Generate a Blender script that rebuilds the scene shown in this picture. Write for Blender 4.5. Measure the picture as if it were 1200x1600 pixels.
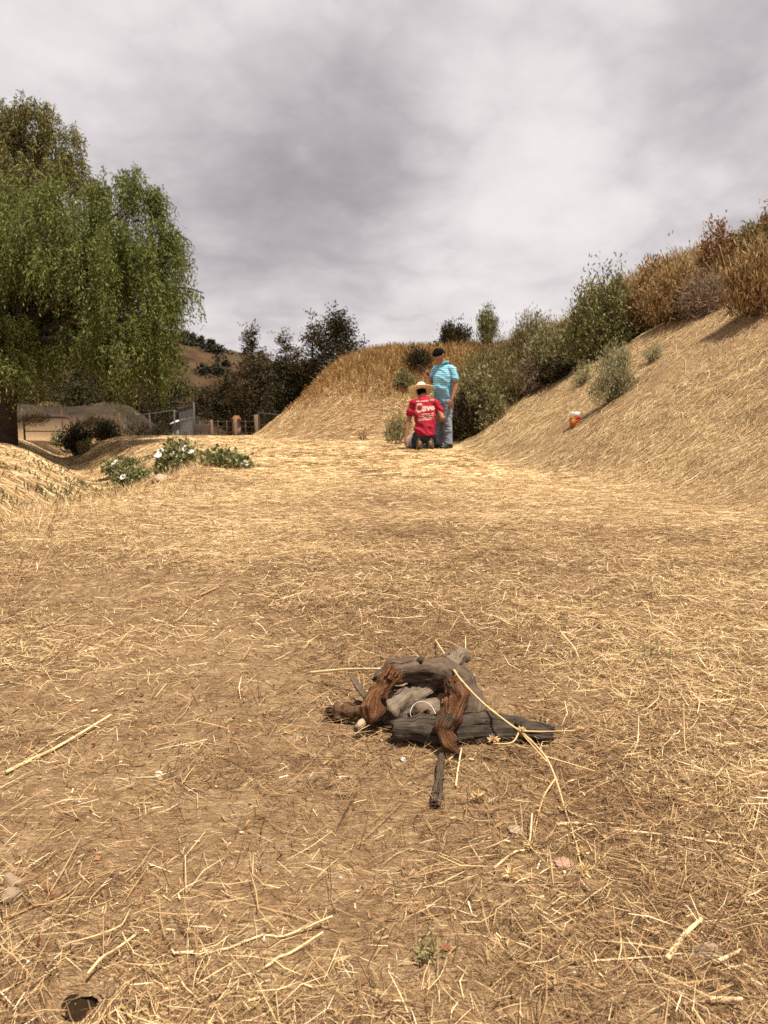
import bpy, bmesh, math, random
import numpy as np
from mathutils import Vector, Matrix
from mathutils.bvhtree import BVHTree
rng = np.random.default_rng(7)
random.seed(7)
R = math.radians
sc = bpy.context.scene
for o in list(bpy.data.objects):
    bpy.data.objects.remove(o)
col = sc.collection

# ------------------------------------------------------------------ camera
CAM_H = 0.68
PITCH = math.atan(158 / 1200)
cd = bpy.data.cameras.new('camera')
cam = bpy.data.objects.new('camera', cd); col.objects.link(cam)
cam.location = (0, 0, CAM_H)
cam.rotation_euler = (math.pi / 2 - PITCH, 0, 0)
cd.sensor_fit = 'HORIZONTAL'; cd.sensor_width = 36; cd.lens = 36
cd.clip_start = 0.05; cd.clip_end = 3000
cd.dof.use_dof = True
cd.dof.focus_distance = 1.75
cd.dof.aperture_fstop = 13.5
sc.camera = cam

# ------------------------------------------------------------------ sky and sun
SUN_TO = Vector((0.25, -0.20, 0.94)).normalized()
w = bpy.data.worlds.new('World'); sc.world = w; w.use_nodes = True
nt = w.node_tree; nt.nodes.clear()
def N(t, **k):
    n = nt.nodes.new(t)
    for a, b in k.items():
        setattr(n, a, b)
    return n
def L(a, b): nt.links.new(a, b)
out = N('ShaderNodeOutputWorld'); tc = N('ShaderNodeTexCoord')
sky = N('ShaderNodeTexSky', sky_type='NISHITA', sun_disc=False)
sky.sun_elevation = math.asin(SUN_TO.z); sky.sun_rotation = math.atan2(SUN_TO.x, SUN_TO.y)
sky.dust_density = 3.0
bgs = N('ShaderNodeBackground'); bgs.inputs[1].default_value = 0.10; L(sky.outputs[0], bgs.inputs[0])
# overcast deck: noise on a plane above the place, so the clouds flatten towards the horizon
sep = N('ShaderNodeSeparateXYZ'); L(tc.outputs['Generated'], sep.inputs[0])
def mth(op, a, b=None, c=None):
    n = N('ShaderNodeMath', operation=op)
    for i, v in enumerate((a, b, c)):
        if v is None: continue
        if isinstance(v, (int, float)): n.inputs[i].default_value = v
        else: L(v, n.inputs[i])
    return n.outputs[0]
zz = mth('ADD', mth('MAXIMUM', sep.outputs[2], 0.0), 0.38)
px = mth('DIVIDE', sep.outputs[0], zz); py = mth('DIVIDE', sep.outputs[1], zz)
cmb = N('ShaderNodeCombineXYZ'); L(px, cmb.inputs[0]); L(py, cmb.inputs[1]); cmb.inputs[2].default_value = 0.37
def noise(scale, det, rough, dist=0.0, off=(0, 0, 0)):
    m = N('ShaderNodeMapping'); m.inputs[1].default_value = off; L(cmb.outputs[0], m.inputs[0])
    n = N('ShaderNodeTexNoise'); n.inputs['Scale'].default_value = scale; n.inputs['Detail'].default_value = det
    n.inputs['Roughness'].default_value = rough; n.inputs['Distortion'].default_value = dist
    L(m.outputs[0], n.inputs['Vector']); return n.outputs['Fac']
big = noise(1.1, 2.0, 0.5, 0.3, (3.1, 0.4, 0))
med = noise(2.9, 8.0, 0.56, 0.4, (1.7, 5.2, 0))
fin = noise(8.0, 8.0, 0.58, 0.4, (8.7, 2.2, 0))
bil = noise(2.4, 6.0, 0.5, 0.2, (4.4, 7.9, 0)); bil = mth('ABSOLUTE', mth('MULTIPLY_ADD', bil, 2.0, -1.0))
bil2 = noise(5.5, 5.0, 0.5, 0.2, (2.4, 1.9, 0)); bil2 = mth('ABSOLUTE', mth('MULTIPLY_ADD', bil2, 2.0, -1.0))
dens = mth('ADD', mth('ADD', mth('MULTIPLY', big, 0.40), mth('MULTIPLY', med, 0.40)), mth('MULTIPLY', fin, 0.20))
dens = mth('ADD', dens, mth('ADD', mth('MULTIPLY', bil, -0.34), mth('MULTIPLY', bil2, -0.20)))
dens = mth('ADD', dens, 0.12)
# two heavier cloud banks and two thin places that lie across this part of the deck
def blob(dx, dy, dz, p, amt):
    v = Vector((dx, dy, dz)).normalized()
    d = N('ShaderNodeVectorMath', operation='DOT_PRODUCT'); L(tc.outputs['Generated'], d.inputs[0])
    d.inputs[1].default_value = v
    return mth('MULTIPLY', mth('POWER', mth('MAXIMUM', d.outputs['Value'], 0.0), p), amt)
def pix(u, v):
    F = Vector((0, math.cos(PITCH), -math.sin(PITCH))); U = Vector((0, math.sin(PITCH), math.cos(PITCH)))
    return F + Vector(((u - 600) / 1200, 0, 0)) + U * ((800 - v) / 1200)
for (u, v, p, a) in ((280, 220, 55, .12), (500, 250, 70, .20), (1090, 120, 70, .20), (640, 130, 90, .08), (570, 290, 260, .14), (350, 330, 240, .08), (430, 110, 200, .06),
                     (890, 230, 120, -.12), (330, 10, 90, -.14), (860, 40, 160, -.06), (700, 420, 40, -.12), (1000, 320, 80, -.06), (120, 80, 120, -.07), (620, -120, 30, -.10)):
    d = pix(u, v); dens = mth('ADD', dens, blob(d.x, d.y, d.z, p, a))
dens = mth('MULTIPLY_ADD', dens, 1.22, -0.125)
ramp = N('ShaderNodeValToRGB'); L(dens, ramp.inputs[0])
e = ramp.color_ramp.elements
e[0].position = 0.30; e[0].color = (0.67, 0.63, 0.625, 1)
e[1].position = 1.0; e[1].color = (0.26, 0.236, 0.244, 1)
for p_, c_ in ((0.45, (0.60, 0.56, 0.558, 1)), (0.62, (0.475, 0.437, 0.445, 1)), (0.80, (0.36, 0.330, 0.339, 1))):
    k = ramp.color_ramp.elements.new(p_); k.color = c_
bgc = N('ShaderNodeBackground'); bgc.inputs[1].default_value = 0.77; L(ramp.outputs[0], bgc.inputs[0])
mx = N('ShaderNodeMixShader'); mx.inputs[0].default_value = 0.95
L(bgs.outputs[0], mx.inputs[1]); L(bgc.outputs[0], mx.inputs[2]); L(mx.outputs[0], out.inputs[0])

sd = bpy.data.lights.new('sun', 'SUN'); so = bpy.data.objects.new('sun', sd); col.objects.link(so)
sd.energy = 5.0; sd.angle = R(2.5); sd.color = (1.0, 0.92, 0.80)
so.rotation_euler = SUN_TO.to_track_quat('Z', 'Y').to_euler()
so.location = (8, -3, 18)

sc.view_settings.view_transform = 'Standard'; sc.view_settings.look = 'None'
sc.view_settings.exposure = 0.80; sc.view_settings.gamma = 1.0
sc.view_settings.use_curve_mapping = False
sc.render.engine = 'CYCLES'
sc.cycles.use_denoising = False
sc.cycles.max_bounces = 6; sc.cycles.diffuse_bounces = 3; sc.cycles.transparent_max_bounces = 8
sc.cycles.use_adaptive_sampling = True; sc.cycles.adaptive_threshold = 0.015
# ------------------------------------------------------------------ helpers
def W(u, v, y):
    """world point seen at photo pixel (u, v) at distance y"""
    d = pix(u, v); return Vector((0, 0, CAM_H)) + d * (y / d.y)
def tag(o, label=None, cat=None, group=None, kind=None):
    if label: o['label'] = label
    if cat: o['category'] = cat
    if group: o['group'] = group
    if kind: o['kind'] = kind
    return o
def link(name, me, m=None, parent=None):
    o = bpy.data.objects.new(name, me); col.objects.link(o)
    if m is not None: me.materials.clear(); me.materials.append(m)
    if parent is not None: o.parent = parent
    return o
def empty(name, loc, label=None, cat=None, group=None):
    o = bpy.data.objects.new(name, None); col.objects.link(o); o.location = loc
    o.empty_display_size = 0.1
    return tag(o, label, cat, group)
def np_mesh(name, V, F, smooth=False, uv=None):
    """mesh from arrays; F is an (n,3) or (n,4) array, or a list of such arrays"""
    me = bpy.data.meshes.new(name)
    Fs = F if isinstance(F, list) else [F]
    Fs = [np.asarray(f, dtype=np.int32) for f in Fs if len(f)]
    V = np.asarray(V, dtype=np.float32).reshape(-1, 3)
    me.vertices.add(len(V)); me.vertices.foreach_set('co', V.ravel())
    loops = np.concatenate([f.ravel() for f in Fs]); tot = np.concatenate([np.full(len(f), f.shape[1], np.int32) for f in Fs])
    st = np.concatenate([[0], np.cumsum(tot)[:-1]]).astype(np.int32)
    me.loops.add(len(loops)); me.loops.foreach_set('vertex_index', loops)
    me.polygons.add(len(tot)); me.polygons.foreach_set('loop_start', st); me.polygons.foreach_set('loop_total', tot)
    if smooth: me.polygons.foreach_set('use_smooth', np.ones(len(tot), bool))
    if uv is not None:
        l = me.uv_layers.new(name='UVMap'); l.data.foreach_set('uv', np.asarray(uv, np.float32)[loops].ravel())
    me.update(calc_edges=True); me.validate()
    return me
def hash2(ix, iy, seed):
    h = (ix.astype(np.int64) * 374761393 + iy.astype(np.int64) * 668265263 + seed * 1442695041) & 0x7fffffff
    h = ((h ^ (h >> 13)) * 1274126177) & 0x7fffffff
    return ((h ^ (h >> 16)) & 0xffff) / 65535.0
def vnoise(x, y, seed=0):
    x = np.asarray(x, float); y = np.asarray(y, float)
    ix = np.floor(x); iy = np.floor(y); fx = x - ix; fy = y - iy
    fx = fx * fx * (3 - 2 * fx); fy = fy * fy * (3 - 2 * fy)
    a = hash2(ix, iy, seed); b = hash2(ix + 1, iy, seed); c = hash2(ix, iy + 1, seed); d = hash2(ix + 1, iy + 1, seed)
    return (a * (1 - fx) + b * fx) * (1 - fy) + (c * (1 - fx) + d * fx) * fy
def fbm(x, y, seed=0, o=4):
    s = 0; a = 0.5; t = 0
    for i in range(o):
        s = s + a * vnoise(np.asarray(x) * 2 ** i + 17.3 * i, np.asarray(y) * 2 ** i - 9.1 * i, seed + i); t += a; a *= .5
    return s / t
def sstep(a, b, x):
    t = np.clip((np.asarray(x, float) - a) / (b - a), 0, 1); return t * t * (3 - 2 * t)
def smin(a, b, k):
    h = np.clip(.5 + .5 * (b - a) / k, 0, 1); return b * (1 - h) + a * h - k * h * (1 - h)
def poly_dist(x, y, P):
    best = np.full(np.shape(x), 1e9)
    for (ax, ay), (bx, by) in zip(P[:-1], P[1:]):
        dx, dy = bx - ax, by - ay
        t = np.clip(((x - ax) * dx + (y - ay) * dy) / (dx * dx + dy * dy), 0, 1)
        best = np.minimum(best, np.hypot(x - ax - t * dx, y - ay - t * dy))
    return best
def inside(x, y, P):
    c = np.zeros(np.shape(x), bool)
    for (ax, ay), (bx, by) in zip(P, P[1:] + P[:1]):
        if ay == by: continue
        cross = (ay > y) != (by > y)
        c ^= cross & (x < (bx - ax) * (y - ay) / (by - ay) + ax)
    return c
# materials ---------------------------------------------------------------
class Mat:
    def __init__(s, name, rough=.9, spec=.2):
        s.m = bpy.data.materials.new(name); s.m.use_nodes = True
        s.t = s.m.node_tree; s.b = s.t.nodes['Principled BSDF']; s.o = s.t.nodes['Material Output']
        s.b.inputs['Roughness'].default_value = rough; s.b.inputs['Specular IOR Level'].default_value = spec
    def n(s, t, **k):
        x = s.t.nodes.new(t)
        for a, b in k.items(): setattr(x, a, b)
        return x
    def l(s, a, b): s.t.links.new(a, b)
    def set(s, sock, v):
        if hasattr(v, 'is_output'): s.l(v, sock)
        else: sock.default_value = v
    def coord(s, kind='Object', scale=(1, 1, 1), rot=(0, 0, 0)):
        c = s.n('ShaderNodeTexCoord'); m = s.n('ShaderNodeMapping'); s.l(c.outputs[kind], m.inputs[0])
        m.inputs[3].default_value = scale; m.inputs[2].default_value = rot; return m.outputs[0]
    def noise(s, vec, scale, det=5, rough=.55, dist=0):
        x = s.n('ShaderNodeTexNoise'); s.l(vec, x.inputs['Vector']); x.inputs['Scale'].default_value = scale
        x.inputs['Detail'].default_value = det; x.inputs['Roughness'].default_value = rough; x.inputs['Distortion'].default_value = dist
        return x.outputs['Fac']
    def ramp(s, fac, stops, interp='LINEAR'):
        x = s.n('ShaderNodeValToRGB'); s.l(fac, x.inputs[0]); cr = x.color_ramp; cr.interpolation = interp
        cr.elements[0].position, cr.elements[0].color = stops[0][0], (*stops[0][1], 1)
        cr.elements[1].position, cr.elements[1].color = stops[-1][0], (*stops[-1][1], 1)
        for p, c in stops[1:-1]: cr.elements.new(p).color = (*c, 1)
        return x.outputs[0]
    def mix(s, fac, a, b, mode='MIX'):
        x = s.n('ShaderNodeMix', data_type='RGBA', blend_type=mode)
        s.set(x.inputs[0], fac); s.set(x.inputs[6], a if hasattr(a, 'is_output') else (*a, 1)); s.set(x.inputs[7], b if hasattr(b, 'is_output') else (*b, 1))
        return x.outputs[2]
    def math(s, op, a, b=0.0):
        x = s.n('ShaderNodeMath', operation=op); s.set(x.inputs[0], a); s.set(x.inputs[1], b); return x.outputs[0]
    def color(s, c): s.set(s.b.inputs['Base Color'], c if hasattr(c, 'is_output') else (*c, 1))
    def bump(s, h, strength=.5, dist=.01):
        x = s.n('ShaderNodeBump'); x.inputs['Strength'].default_value = strength; x.inputs['Distance'].default_value = dist
        s.l(h, x.inputs['Height']); s.l(x.outputs[0], s.b.inputs['Normal'])
    def island(s): return s.n('ShaderNodeNewGeometry').outputs['Random Per Island']
    def translucent(s, c, f):
        tr = s.n('ShaderNodeBsdfTranslucent'); s.set(tr.inputs[0], c if hasattr(c, 'is_output') else (*c, 1))
        mx = s.n('ShaderNodeMixShader'); mx.inputs[0].default_value = f
        s.l(s.b.outputs[0], mx.inputs[1]); s.l(tr.outputs[0], mx.inputs[2]); s.l(mx.outputs[0], s.o.inputs[0])
def flat(name, c, rough=.85, spec=.2, var=.25, scale=6, metal=0, bump=0):
    """plain colour broken up by noise"""
    m = Mat(name, rough, spec); v = m.coord('Object')
    f = m.noise(v, scale, 6)
    m.color(m.ramp(f, [(.25, tuple(x * (1 - var) for x in c)), (.75, tuple(min(1, x * (1 + var)) for x in c))]))
    m.b.inputs['Metallic'].default_value = metal
    if bump: m.bump(m.noise(v, scale * 6, 6), .6, bump)
    return m.m
def leafmat(name, stops, tr=.25, rough=.65, patch=0):
    m = Mat(name, rough, .15)
    c = m.ramp(m.island(), stops)
    if patch:
        f = m.noise(m.coord('Object'), patch, 3)
        c = m.mix(f, c, m.mix(1.0, c, (.62, .62, .6), 'MULTIPLY'))
    m.color(c)
    if tr: m.translucent(c, tr)
    return m.m
# geometry ---------------------------------------------------------------
def ribbons(Pts, Wd, side, taper=None):
    """Pts (n,s,3) centre lines, Wd (n,) widths, side (n,3): flat blades"""
    n, s, _ = Pts.shape
    tp = np.ones(s) if taper is None else np.asarray(taper)
    off = side[:, None, :] * (Wd[:, None] * .5 * tp[None, :])[:, :, None]
    V = np.stack([Pts - off, Pts + off], axis=2).reshape(-1, 3)
    b = (np.arange(n) * s * 2)[:, None] + (np.arange(s - 1) * 2)[None, :]
    F = np.stack([b, b + 1, b + 3, b + 2], axis=-1).reshape(-1, 4)
    return V, F
def leaves(C, D, ln, wd, up=None):
    """diamond leaves: base C (n,3), direction D (n,3), length, width"""
    n = len(C)
    r = rng.normal(size=(n, 3)); S = np.cross(D, r); S /= np.linalg.norm(S, axis=1)[:, None] + 1e-9
    ln = np.broadcast_to(ln, (n,))[:, None]; wd = np.broadcast_to(wd, (n,))[:, None]
    V = np.stack([C, C + D * ln * .5 + S * wd * .5, C + D * ln, C + D * ln * .5 - S * wd * .5], axis=1).reshape(-1, 3)
    return V, (np.arange(n) * 4)[:, None] + np.arange(4)[None, :]
def tube(pts, rad, seg=8, cap=True, rough=0.0, twist=0.0, seed=0, flat_=1.0, freq=9.0):
    """swept tube; returns V, list of faces, uv"""
    P = [Vector(p) for p in pts]; n = len(P); V = []; UV = []
    ref = None; s = 0.0
    for i, p in enumerate(P):
        t = (P[min(i + 1, n - 1)] - P[max(i - 1, 0)]).normalized()
        if ref is None:
            ref = t.cross(Vector((0, 0, 1)) if abs(t.z) < .9 else Vector((1, 0, 0))).normalized()
        ref = (ref - t * ref.dot(t)).normalized(); bi = t.cross(ref)
        if i: s += (p - P[i - 1]).length
        r = rad[i] if hasattr(rad, '__len__') else rad
        for k in range(seg):
            a = 2 * math.pi * k / seg + twist * i
            rr = r
            if rough:
                rr *= 1 + rough * (2 * float(vnoise(np.array(freq * .3 * math.cos(a) + i * .06 + seed * 3.1), np.array(freq * .3 * math.sin(a) + i * .11 + 9), seed)) - 1) + rough * .6 * (2 * float(vnoise(np.array(i * .3 + seed), np.array(seed + .5), seed)) - 1)
            q = p + ref * (math.cos(a) * rr) + bi * (math.sin(a) * rr * flat_)
            V.append(q); UV.append((s, k / seg))
    F = [[i * seg + k, i * seg + (k + 1) % seg, (i + 1) * seg + (k + 1) % seg, (i + 1) * seg + k] for i in range(n - 1) for k in range(seg)]
    T = []
    if cap:
        for i, fl in ((0, True), (n - 1, False)):
            c = len(V); V.append(P[i]); UV.append((0 if fl else s, .5))
            for k in range(seg):
                a, b = i * seg + k, i * seg + (k + 1) % seg
                T.append([b, a, c] if fl else [a, b, c])
    return [tuple(v) for v in V], F, T, UV
class MB:
    """collects shapes for ONE part"""
    def __init__(s): s.V = []; s.Q = []; s.T = []; s.UV = []
    def add(s, V, Q=(), T=(), UV=None):
        o = len(s.V); s.V += [tuple(v) for v in V]; s.Q += [[i + o for i in f] for f in Q]; s.T += [[i + o for i in f] for f in T]
        s.UV += list(UV) if UV is not None else [(v[0], v[2]) for v in V]; return s
    def tube(s, pts, rad, **k):
        V, Q, T, UV = tube(pts, rad, **k); return s.add(V, Q, T, UV)
    def box(s, c, size, rz=0, rx=0, ry=0, taper=1.0):
        M_ = Matrix.Rotation(rz, 3, 'Z') @ Matrix.Rotation(ry, 3, 'Y') @ Matrix.Rotation(rx, 3, 'X')
        V = []
        for z in (-.5, .5):
            k = taper if z > 0 else 1
            for x, y in ((-.5, -.5), (.5, -.5), (.5, .5), (-.5, .5)):
                V.append(Vector(c) + M_ @ Vector((x * size[0] * k, y * size[1] * k, z * size[2])))
        return s.add(V, [[3, 2, 1, 0], [4, 5, 6, 7], [0, 1, 5, 4], [1, 2, 6, 5], [2, 3, 7, 6], [3, 0, 4, 7]])
    def lathe(s, c, prof, seg=24):
        V = []; Q = []
        for r, z in prof:
            for k in range(seg):
                a = 2 * math.pi * k / seg; V.append((c[0] + r * math.cos(a), c[1] + r * math.sin(a), c[2] + z))
        for i in range(len(prof) - 1):
            for k in range(seg):
                Q.append([i * seg + k, i * seg + (k + 1) % seg, (i + 1) * seg + (k + 1) % seg, (i + 1) * seg + k])
        return s.add(V, Q)
    def build(s, name, m, parent=None, smooth=False):
        V = np.array(s.V, float); loc = None
        if parent is not None: V = V - woff(parent)[None]
        else:
            loc = np.array([(V[:, 0].min() + V[:, 0].max()) / 2, (V[:, 1].min() + V[:, 1].max()) / 2, V[:, 2].min()]); V = V - loc
        F = []
        if s.Q: F.append(np.array(s.Q))
        if s.T: F.append(np.array(s.T))
        o = link(name, np_mesh(name, V, F, smooth, s.UV), m, parent)
        if loc is not None: o.location = loc
        return o
def woff(p):
    """world offset of a chain of unrotated parents"""
    v = np.zeros(3)
    while p is not None: v = v + np.array(p.location); p = p.parent
    return v
def arr_obj(name, V, F, m, parent=None, smooth=False):
    V = np.asarray(V, float)
    if parent is not None: V = V - woff(parent)[None]
    return link(name, np_mesh(name, V, F, smooth), m, parent)
def join_vf(parts):
    Vs = []; Fs = []; o = 0
    for V, F in parts:
        Vs.append(V); Fs.append(np.asarray(F) + o); o += len(V)
    return np.concatenate(Vs), np.concatenate(Fs)
def curve_pts(ctrl, n):
    """Catmull-Rom through ctrl points"""
    C = [Vector(c) for c in ctrl]; C = [C[0] * 2 - C[1]] + C + [C[-1] * 2 - C[-2]]
    out_ = []; m = len(C) - 3
    for i in range(n):
        t = i / (n - 1) * m; k = min(int(t), m - 1); f = t - k
        a, b, c, d = C[k:k + 4]
        out_.append(.5 * ((2 * b) + (c - a) * f + (2 * a - 5 * b + 4 * c - d) * f * f + (3 * b - a - 3 * c + d) * f ** 3))
    return out_
def lerp_list(vals, n):
    return list(np.interp(np.linspace(0, 1, n), np.linspace(0, 1, len(vals)), vals))
# ------------------------------------------------------------------ terrain
BASE = [(4.2, -6), (3.1, 0), (2.3, 5), (1.5, 9.3), (1.35, 13), (1.25, 15), (.5, 16.9), (-1.6, 17.6), (-3.2, 18.8), (-4.0, 22), (-4.2, 36), (-4, 70), (30, 90)]
BANK = BASE + [(140, 90), (140, -6)]
DITCH = [(-3.4, -6), (-3.3, 1), (-3.1, 4), (-3.15, 7), (-3.5, 9.5), (-4.3, 12), (-5.6, 14.6), (-7.5, 18), (-10, 24)]
HOLE = W(128, 1574, .80)
HOLE = (HOLE.x, .80)
def zt(x, y, fine=True):
    x = np.asarray(x, float); y = np.asarray(y, float)
    wx = x + .35 * (fbm(x * .45, y * .45, 3, 3) - .5); wy = y + .35 * (fbm(x * .45, y * .45, 11, 3) - .5)
    d = poly_dist(wx, wy, BASE); s = np.where(inside(wx, wy, BANK), d, 0)
    tw = .55; s = np.where(s < tw, s * s / (2 * tw), s - tw / 2)
    H = 2.15 + 1.9 * sstep(3.4, 8, x); sl = .64 + .12 * (1 - sstep(-1.5, 2.5, x))
    z = np.where(s > 0, smin(sl * s, H, .9) + .9 / 4 * np.exp(-((sl * s - H) / .9) ** 2) * 0, 0)
    z = z - (z < 0) * z
    bankm = sstep(0, .5, s)
    z = z + bankm * (.20 * (fbm(x * .9, y * .9, 21, 4) - .5) + .13 * (fbm(x * 2.6, y * 2.6, 23, 4) - .5)) * np.clip(s, 0, 1.5) * (.35 + .65 * sstep(.5, 2.5, x))
    # ditch on the left of the track, deeper further on
    dd = poly_dist(x, y, DITCH); dep = .12 + .46 * sstep(3, 8, y)
    z = z - dep * np.exp(-(dd / .82) ** 2) * (1 - bankm)
    z = z + .10 * np.exp(-((x + 2.15) / .5) ** 2) * sstep(2.5, 5, y) * (1 - sstep(8.5, 12, y))
    # falling ground beyond the crest, then the spoil heap and the flat towards the hill
    z = z - (.72 * sstep(19.5, 33, y) + .75 * sstep(34, 78, y)) * (1 - bankm)
    z = z + 1.75 * np.exp(-((y - 43 - .02 * x) / 3.1) ** 2) * sstep(-11.6, -14.6, x) * (.88 + .24 * vnoise(x * .5, y * .3, 5))
    z = z + 1.7 * np.exp(-(((x + 14.2) / 1.5) ** 2 + ((y - 62) / 2) ** 2))
    # soft unevenness
    z = z + .05 * (fbm(x * .6, y * .6, 31, 3) - .5) * sstep(1, 4, y)
    if fine:
        near = np.exp(-np.maximum(np.hypot(x, y) - 3.5, 0) / 3.0)
        z = z + near * (.030 * (fbm(x * 5.5, y * 5.5, 41, 4) - .5) + .016 * (fbm(x * 24, y * 24, 51, 3) - .5))
    h = np.hypot((x - HOLE[0]) / 1.0, (y - HOLE[1]) / .8)
    z = z + .014 * np.exp(-((h - .048) / .018) ** 2)
    return z
def zg(x, y): return float(zt(np.array([x]), np.array([y]))[0])
def axis(stops):
    a = []
    for (p, q, d0, d1) in stops:
        t = p
        while t < q - 1e-9:
            a.append(t); t += d0 + (d1 - d0) * (t - p) / (q - p)
    a.append(stops[-1][1]); return np.array(a)
xs_r = axis([(0, 1.1, .014, .02), (1.1, 3, .025, .06), (3, 9, .07, .22), (9, 30, .3, 1.6), (30, 140, 3, 12), (140, 900, 40, 130)])
xs = np.unique(np.concatenate([-xs_r, xs_r, HOLE[0] + np.linspace(-.045, .045, 61)]))
ys = np.unique(np.concatenate([axis([(-300, -8, 60, 12), (-8, .45, 1.2, .12), (.45, 1.6, .014, .016), (1.6, 4, .018, .05), (4, 12, .055, .13), (12, 30, .14, .3), (30, 80, .5, 2), (80, 300, 8, 40), (300, 1500, 80, 250)]), HOLE[1] + np.linspace(-.04, .04, 55)]))
X, Y = np.meshgrid(xs, ys)
Z = zt(X, Y)
nx, ny = len(xs), len(ys)
idx = np.arange(nx * ny).reshape(ny, nx)
F = np.stack([idx[:-1, :-1], idx[:-1, 1:], idx[1:, 1:], idx[1:, :-1]], -1).reshape(-1, 4)
m = Mat('earth_and_thatch', .95, .1)
v = m.coord('Object')
n1 = m.noise(v, 1.1, 6, .6); n2 = m.noise(v, 9, 8, .62); n3 = m.noise(v, 55, 6, .65); n4 = m.noise(v, 240, 3, .6)
dirt = m.ramp(n2, [(.28, (.225, .133, .068)), (.5, (.36, .225, .121)), (.72, (.48, .33, .19))])
dirt = m.mix(m.ramp(n3, [(.4, (0, 0, 0)), (.62, (1, 1, 1))]), dirt, m.mix(1.0, dirt, (.66, .60, .55), 'MULTIPLY'))
# straw matted into the soil: fibres in crossing directions
fib = None
for rot, st in ((.25, 26), (-.5, 32), (1.3, 24)):
    vv = m.coord('Object', (st * .12, st, st), (0, 0, rot))
    f = m.ramp(m.noise(vv, 6.0, 4, .6), [(.50, (0, 0, 0)), (.64, (1, 1, 1))])
    fib = f if fib is None else m.mix(1.0, fib, f, 'LIGHTEN')
straw = m.ramp(m.noise(v, 30, 4), [(.3, (.36, .235, .115)), (.7, (.56, .40, .20))])
cover = m.ramp(m.noise(v, .9, 5, .6, .4), [(.36, (.15, .15, .15)), (.62, (1, 1, 1))])
c = m.mix(m.math('MULTIPLY', fib, m.math('MULTIPLY', cover, .85)), dirt, straw)
# pale grit
vor = m.n('ShaderNodeTexVoronoi'); vor.inputs['Scale'].default_value = 55; m.l(v, vor.inputs['Vector'])
grit = m.math('MULTIPLY', m.math('LESS_THAN', vor.outputs['Distance'], .16), m.math('GREATER_THAN', m.noise(v, 31, 2), .57))
c = m.mix(grit, c, (.55, .45, .33))
# far flat and spoil heap: bare grey-brown earth, tree and cloud shade painted into its colour
geo = m.n('ShaderNodeNewGeometry'); sx = m.n('ShaderNodeSeparateXYZ'); m.l(geo.outputs['Position'], sx.inputs[0])
mr = m.n('ShaderNodeMapRange'); m.l(sx.outputs[1], mr.inputs[0]); mr.inputs[1].default_value = 36; mr.inputs[2].default_value = 41
bare = m.ramp(m.noise(v, .7, 8, .65), [(.3, (.022, .015, .010)), (.7, (.058, .040, .026))])
c = m.mix(mr.outputs[0], c, bare)
m.color(c)
hsum = m.math('ADD', m.math('MULTIPLY', n3, .7), m.math('MULTIPLY', n4, .3))
m.bump(m.math('ADD', hsum, m.math('MULTIPLY', fib, .25)), 1.0, .02)
hcen = np.hypot((X.ravel()[F].mean(1) - HOLE[0]), (Y.ravel()[F].mean(1) - HOLE[1]) / .8)
ground = link('ground', np_mesh('ground', np.stack([X, Y, Z], -1).reshape(-1, 3), F[hcen > .019], True), m.m)
# burrow: a tunnel that slants down under the ground from the opening; shade of the hole is painted into its soil
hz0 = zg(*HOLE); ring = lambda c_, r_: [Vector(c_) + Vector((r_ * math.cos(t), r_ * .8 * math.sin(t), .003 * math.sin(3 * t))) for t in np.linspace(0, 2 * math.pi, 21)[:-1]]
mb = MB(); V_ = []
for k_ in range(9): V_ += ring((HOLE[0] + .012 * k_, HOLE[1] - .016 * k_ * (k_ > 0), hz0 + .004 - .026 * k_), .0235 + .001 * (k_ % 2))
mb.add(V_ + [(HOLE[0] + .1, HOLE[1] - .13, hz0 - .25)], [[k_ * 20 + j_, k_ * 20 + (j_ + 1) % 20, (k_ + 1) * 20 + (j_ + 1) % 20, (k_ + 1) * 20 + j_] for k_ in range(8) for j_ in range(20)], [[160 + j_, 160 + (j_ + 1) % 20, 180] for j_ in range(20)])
tag(mb.build('burrow', flat('shade_dark_soil', (.030, .018, .011), .98, .0, .5, 90), None, True), 'small dark rodent burrow opening in the dirt at lower left', 'burrow')
tag(ground, 'dusty tan dirt track and mown slope under dry straw', 'ground', kind='structure')

# far hill behind the trees
hx = np.linspace(-150, 190, 171); hy = np.linspace(84, 330, 90)
X, Y = np.meshgrid(hx, hy)
top = np.interp(X, [-150, -75, -55, -38, -29, -23, -15, 0, 40, 90, 190], [24, 21, 17, 13, 10.6, 8.9, 6.6, 4.4, 7, 16, 26])
rise = sstep(84, 122, Y + 8 * (fbm(X * .03, Y * .03, 61) - .5))
Z = -1.8 + (top + 1.6) * rise + 2.6 * (fbm(X * .07, Y * .07, 71, 5) - .5) * rise + .05 * np.maximum(Y - 122, 0) * .6
idx = np.arange(X.size).reshape(X.shape)
F = np.stack([idx[:-1, :-1], idx[:-1, 1:], idx[1:, 1:], idx[1:, :-1]], -1).reshape(-1, 4)
m = Mat('hillside_earth', .95, .1); v = m.coord('Object')
c = m.ramp(m.noise(v, .35, 8, .6), [(.3, (.032, .018, .010)), (.5, (.064, .036, .018)), (.7, (.105, .062, .030))])
c = m.mix(m.ramp(m.noise(v, .12, 4, .5), [(.48, (0, 0, 0)), (.62, (1, 1, 1))]), c, (.06, .042, .02))
m.color(c); m.bump(m.noise(v, 1.5, 6), .8, .6)
hill = link('hill', np_mesh('hill', np.stack([X, Y, Z], -1).reshape(-1, 3), F, True), m.m)
tag(hill, 'brown scrubby hillside rising behind the trees', 'hill', kind='structure')
HILL_BVH = BVHTree.FromPolygons([tuple(p) for p in np.stack([X, Y, Z], -1).reshape(-1, 3)], F.tolist())
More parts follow.
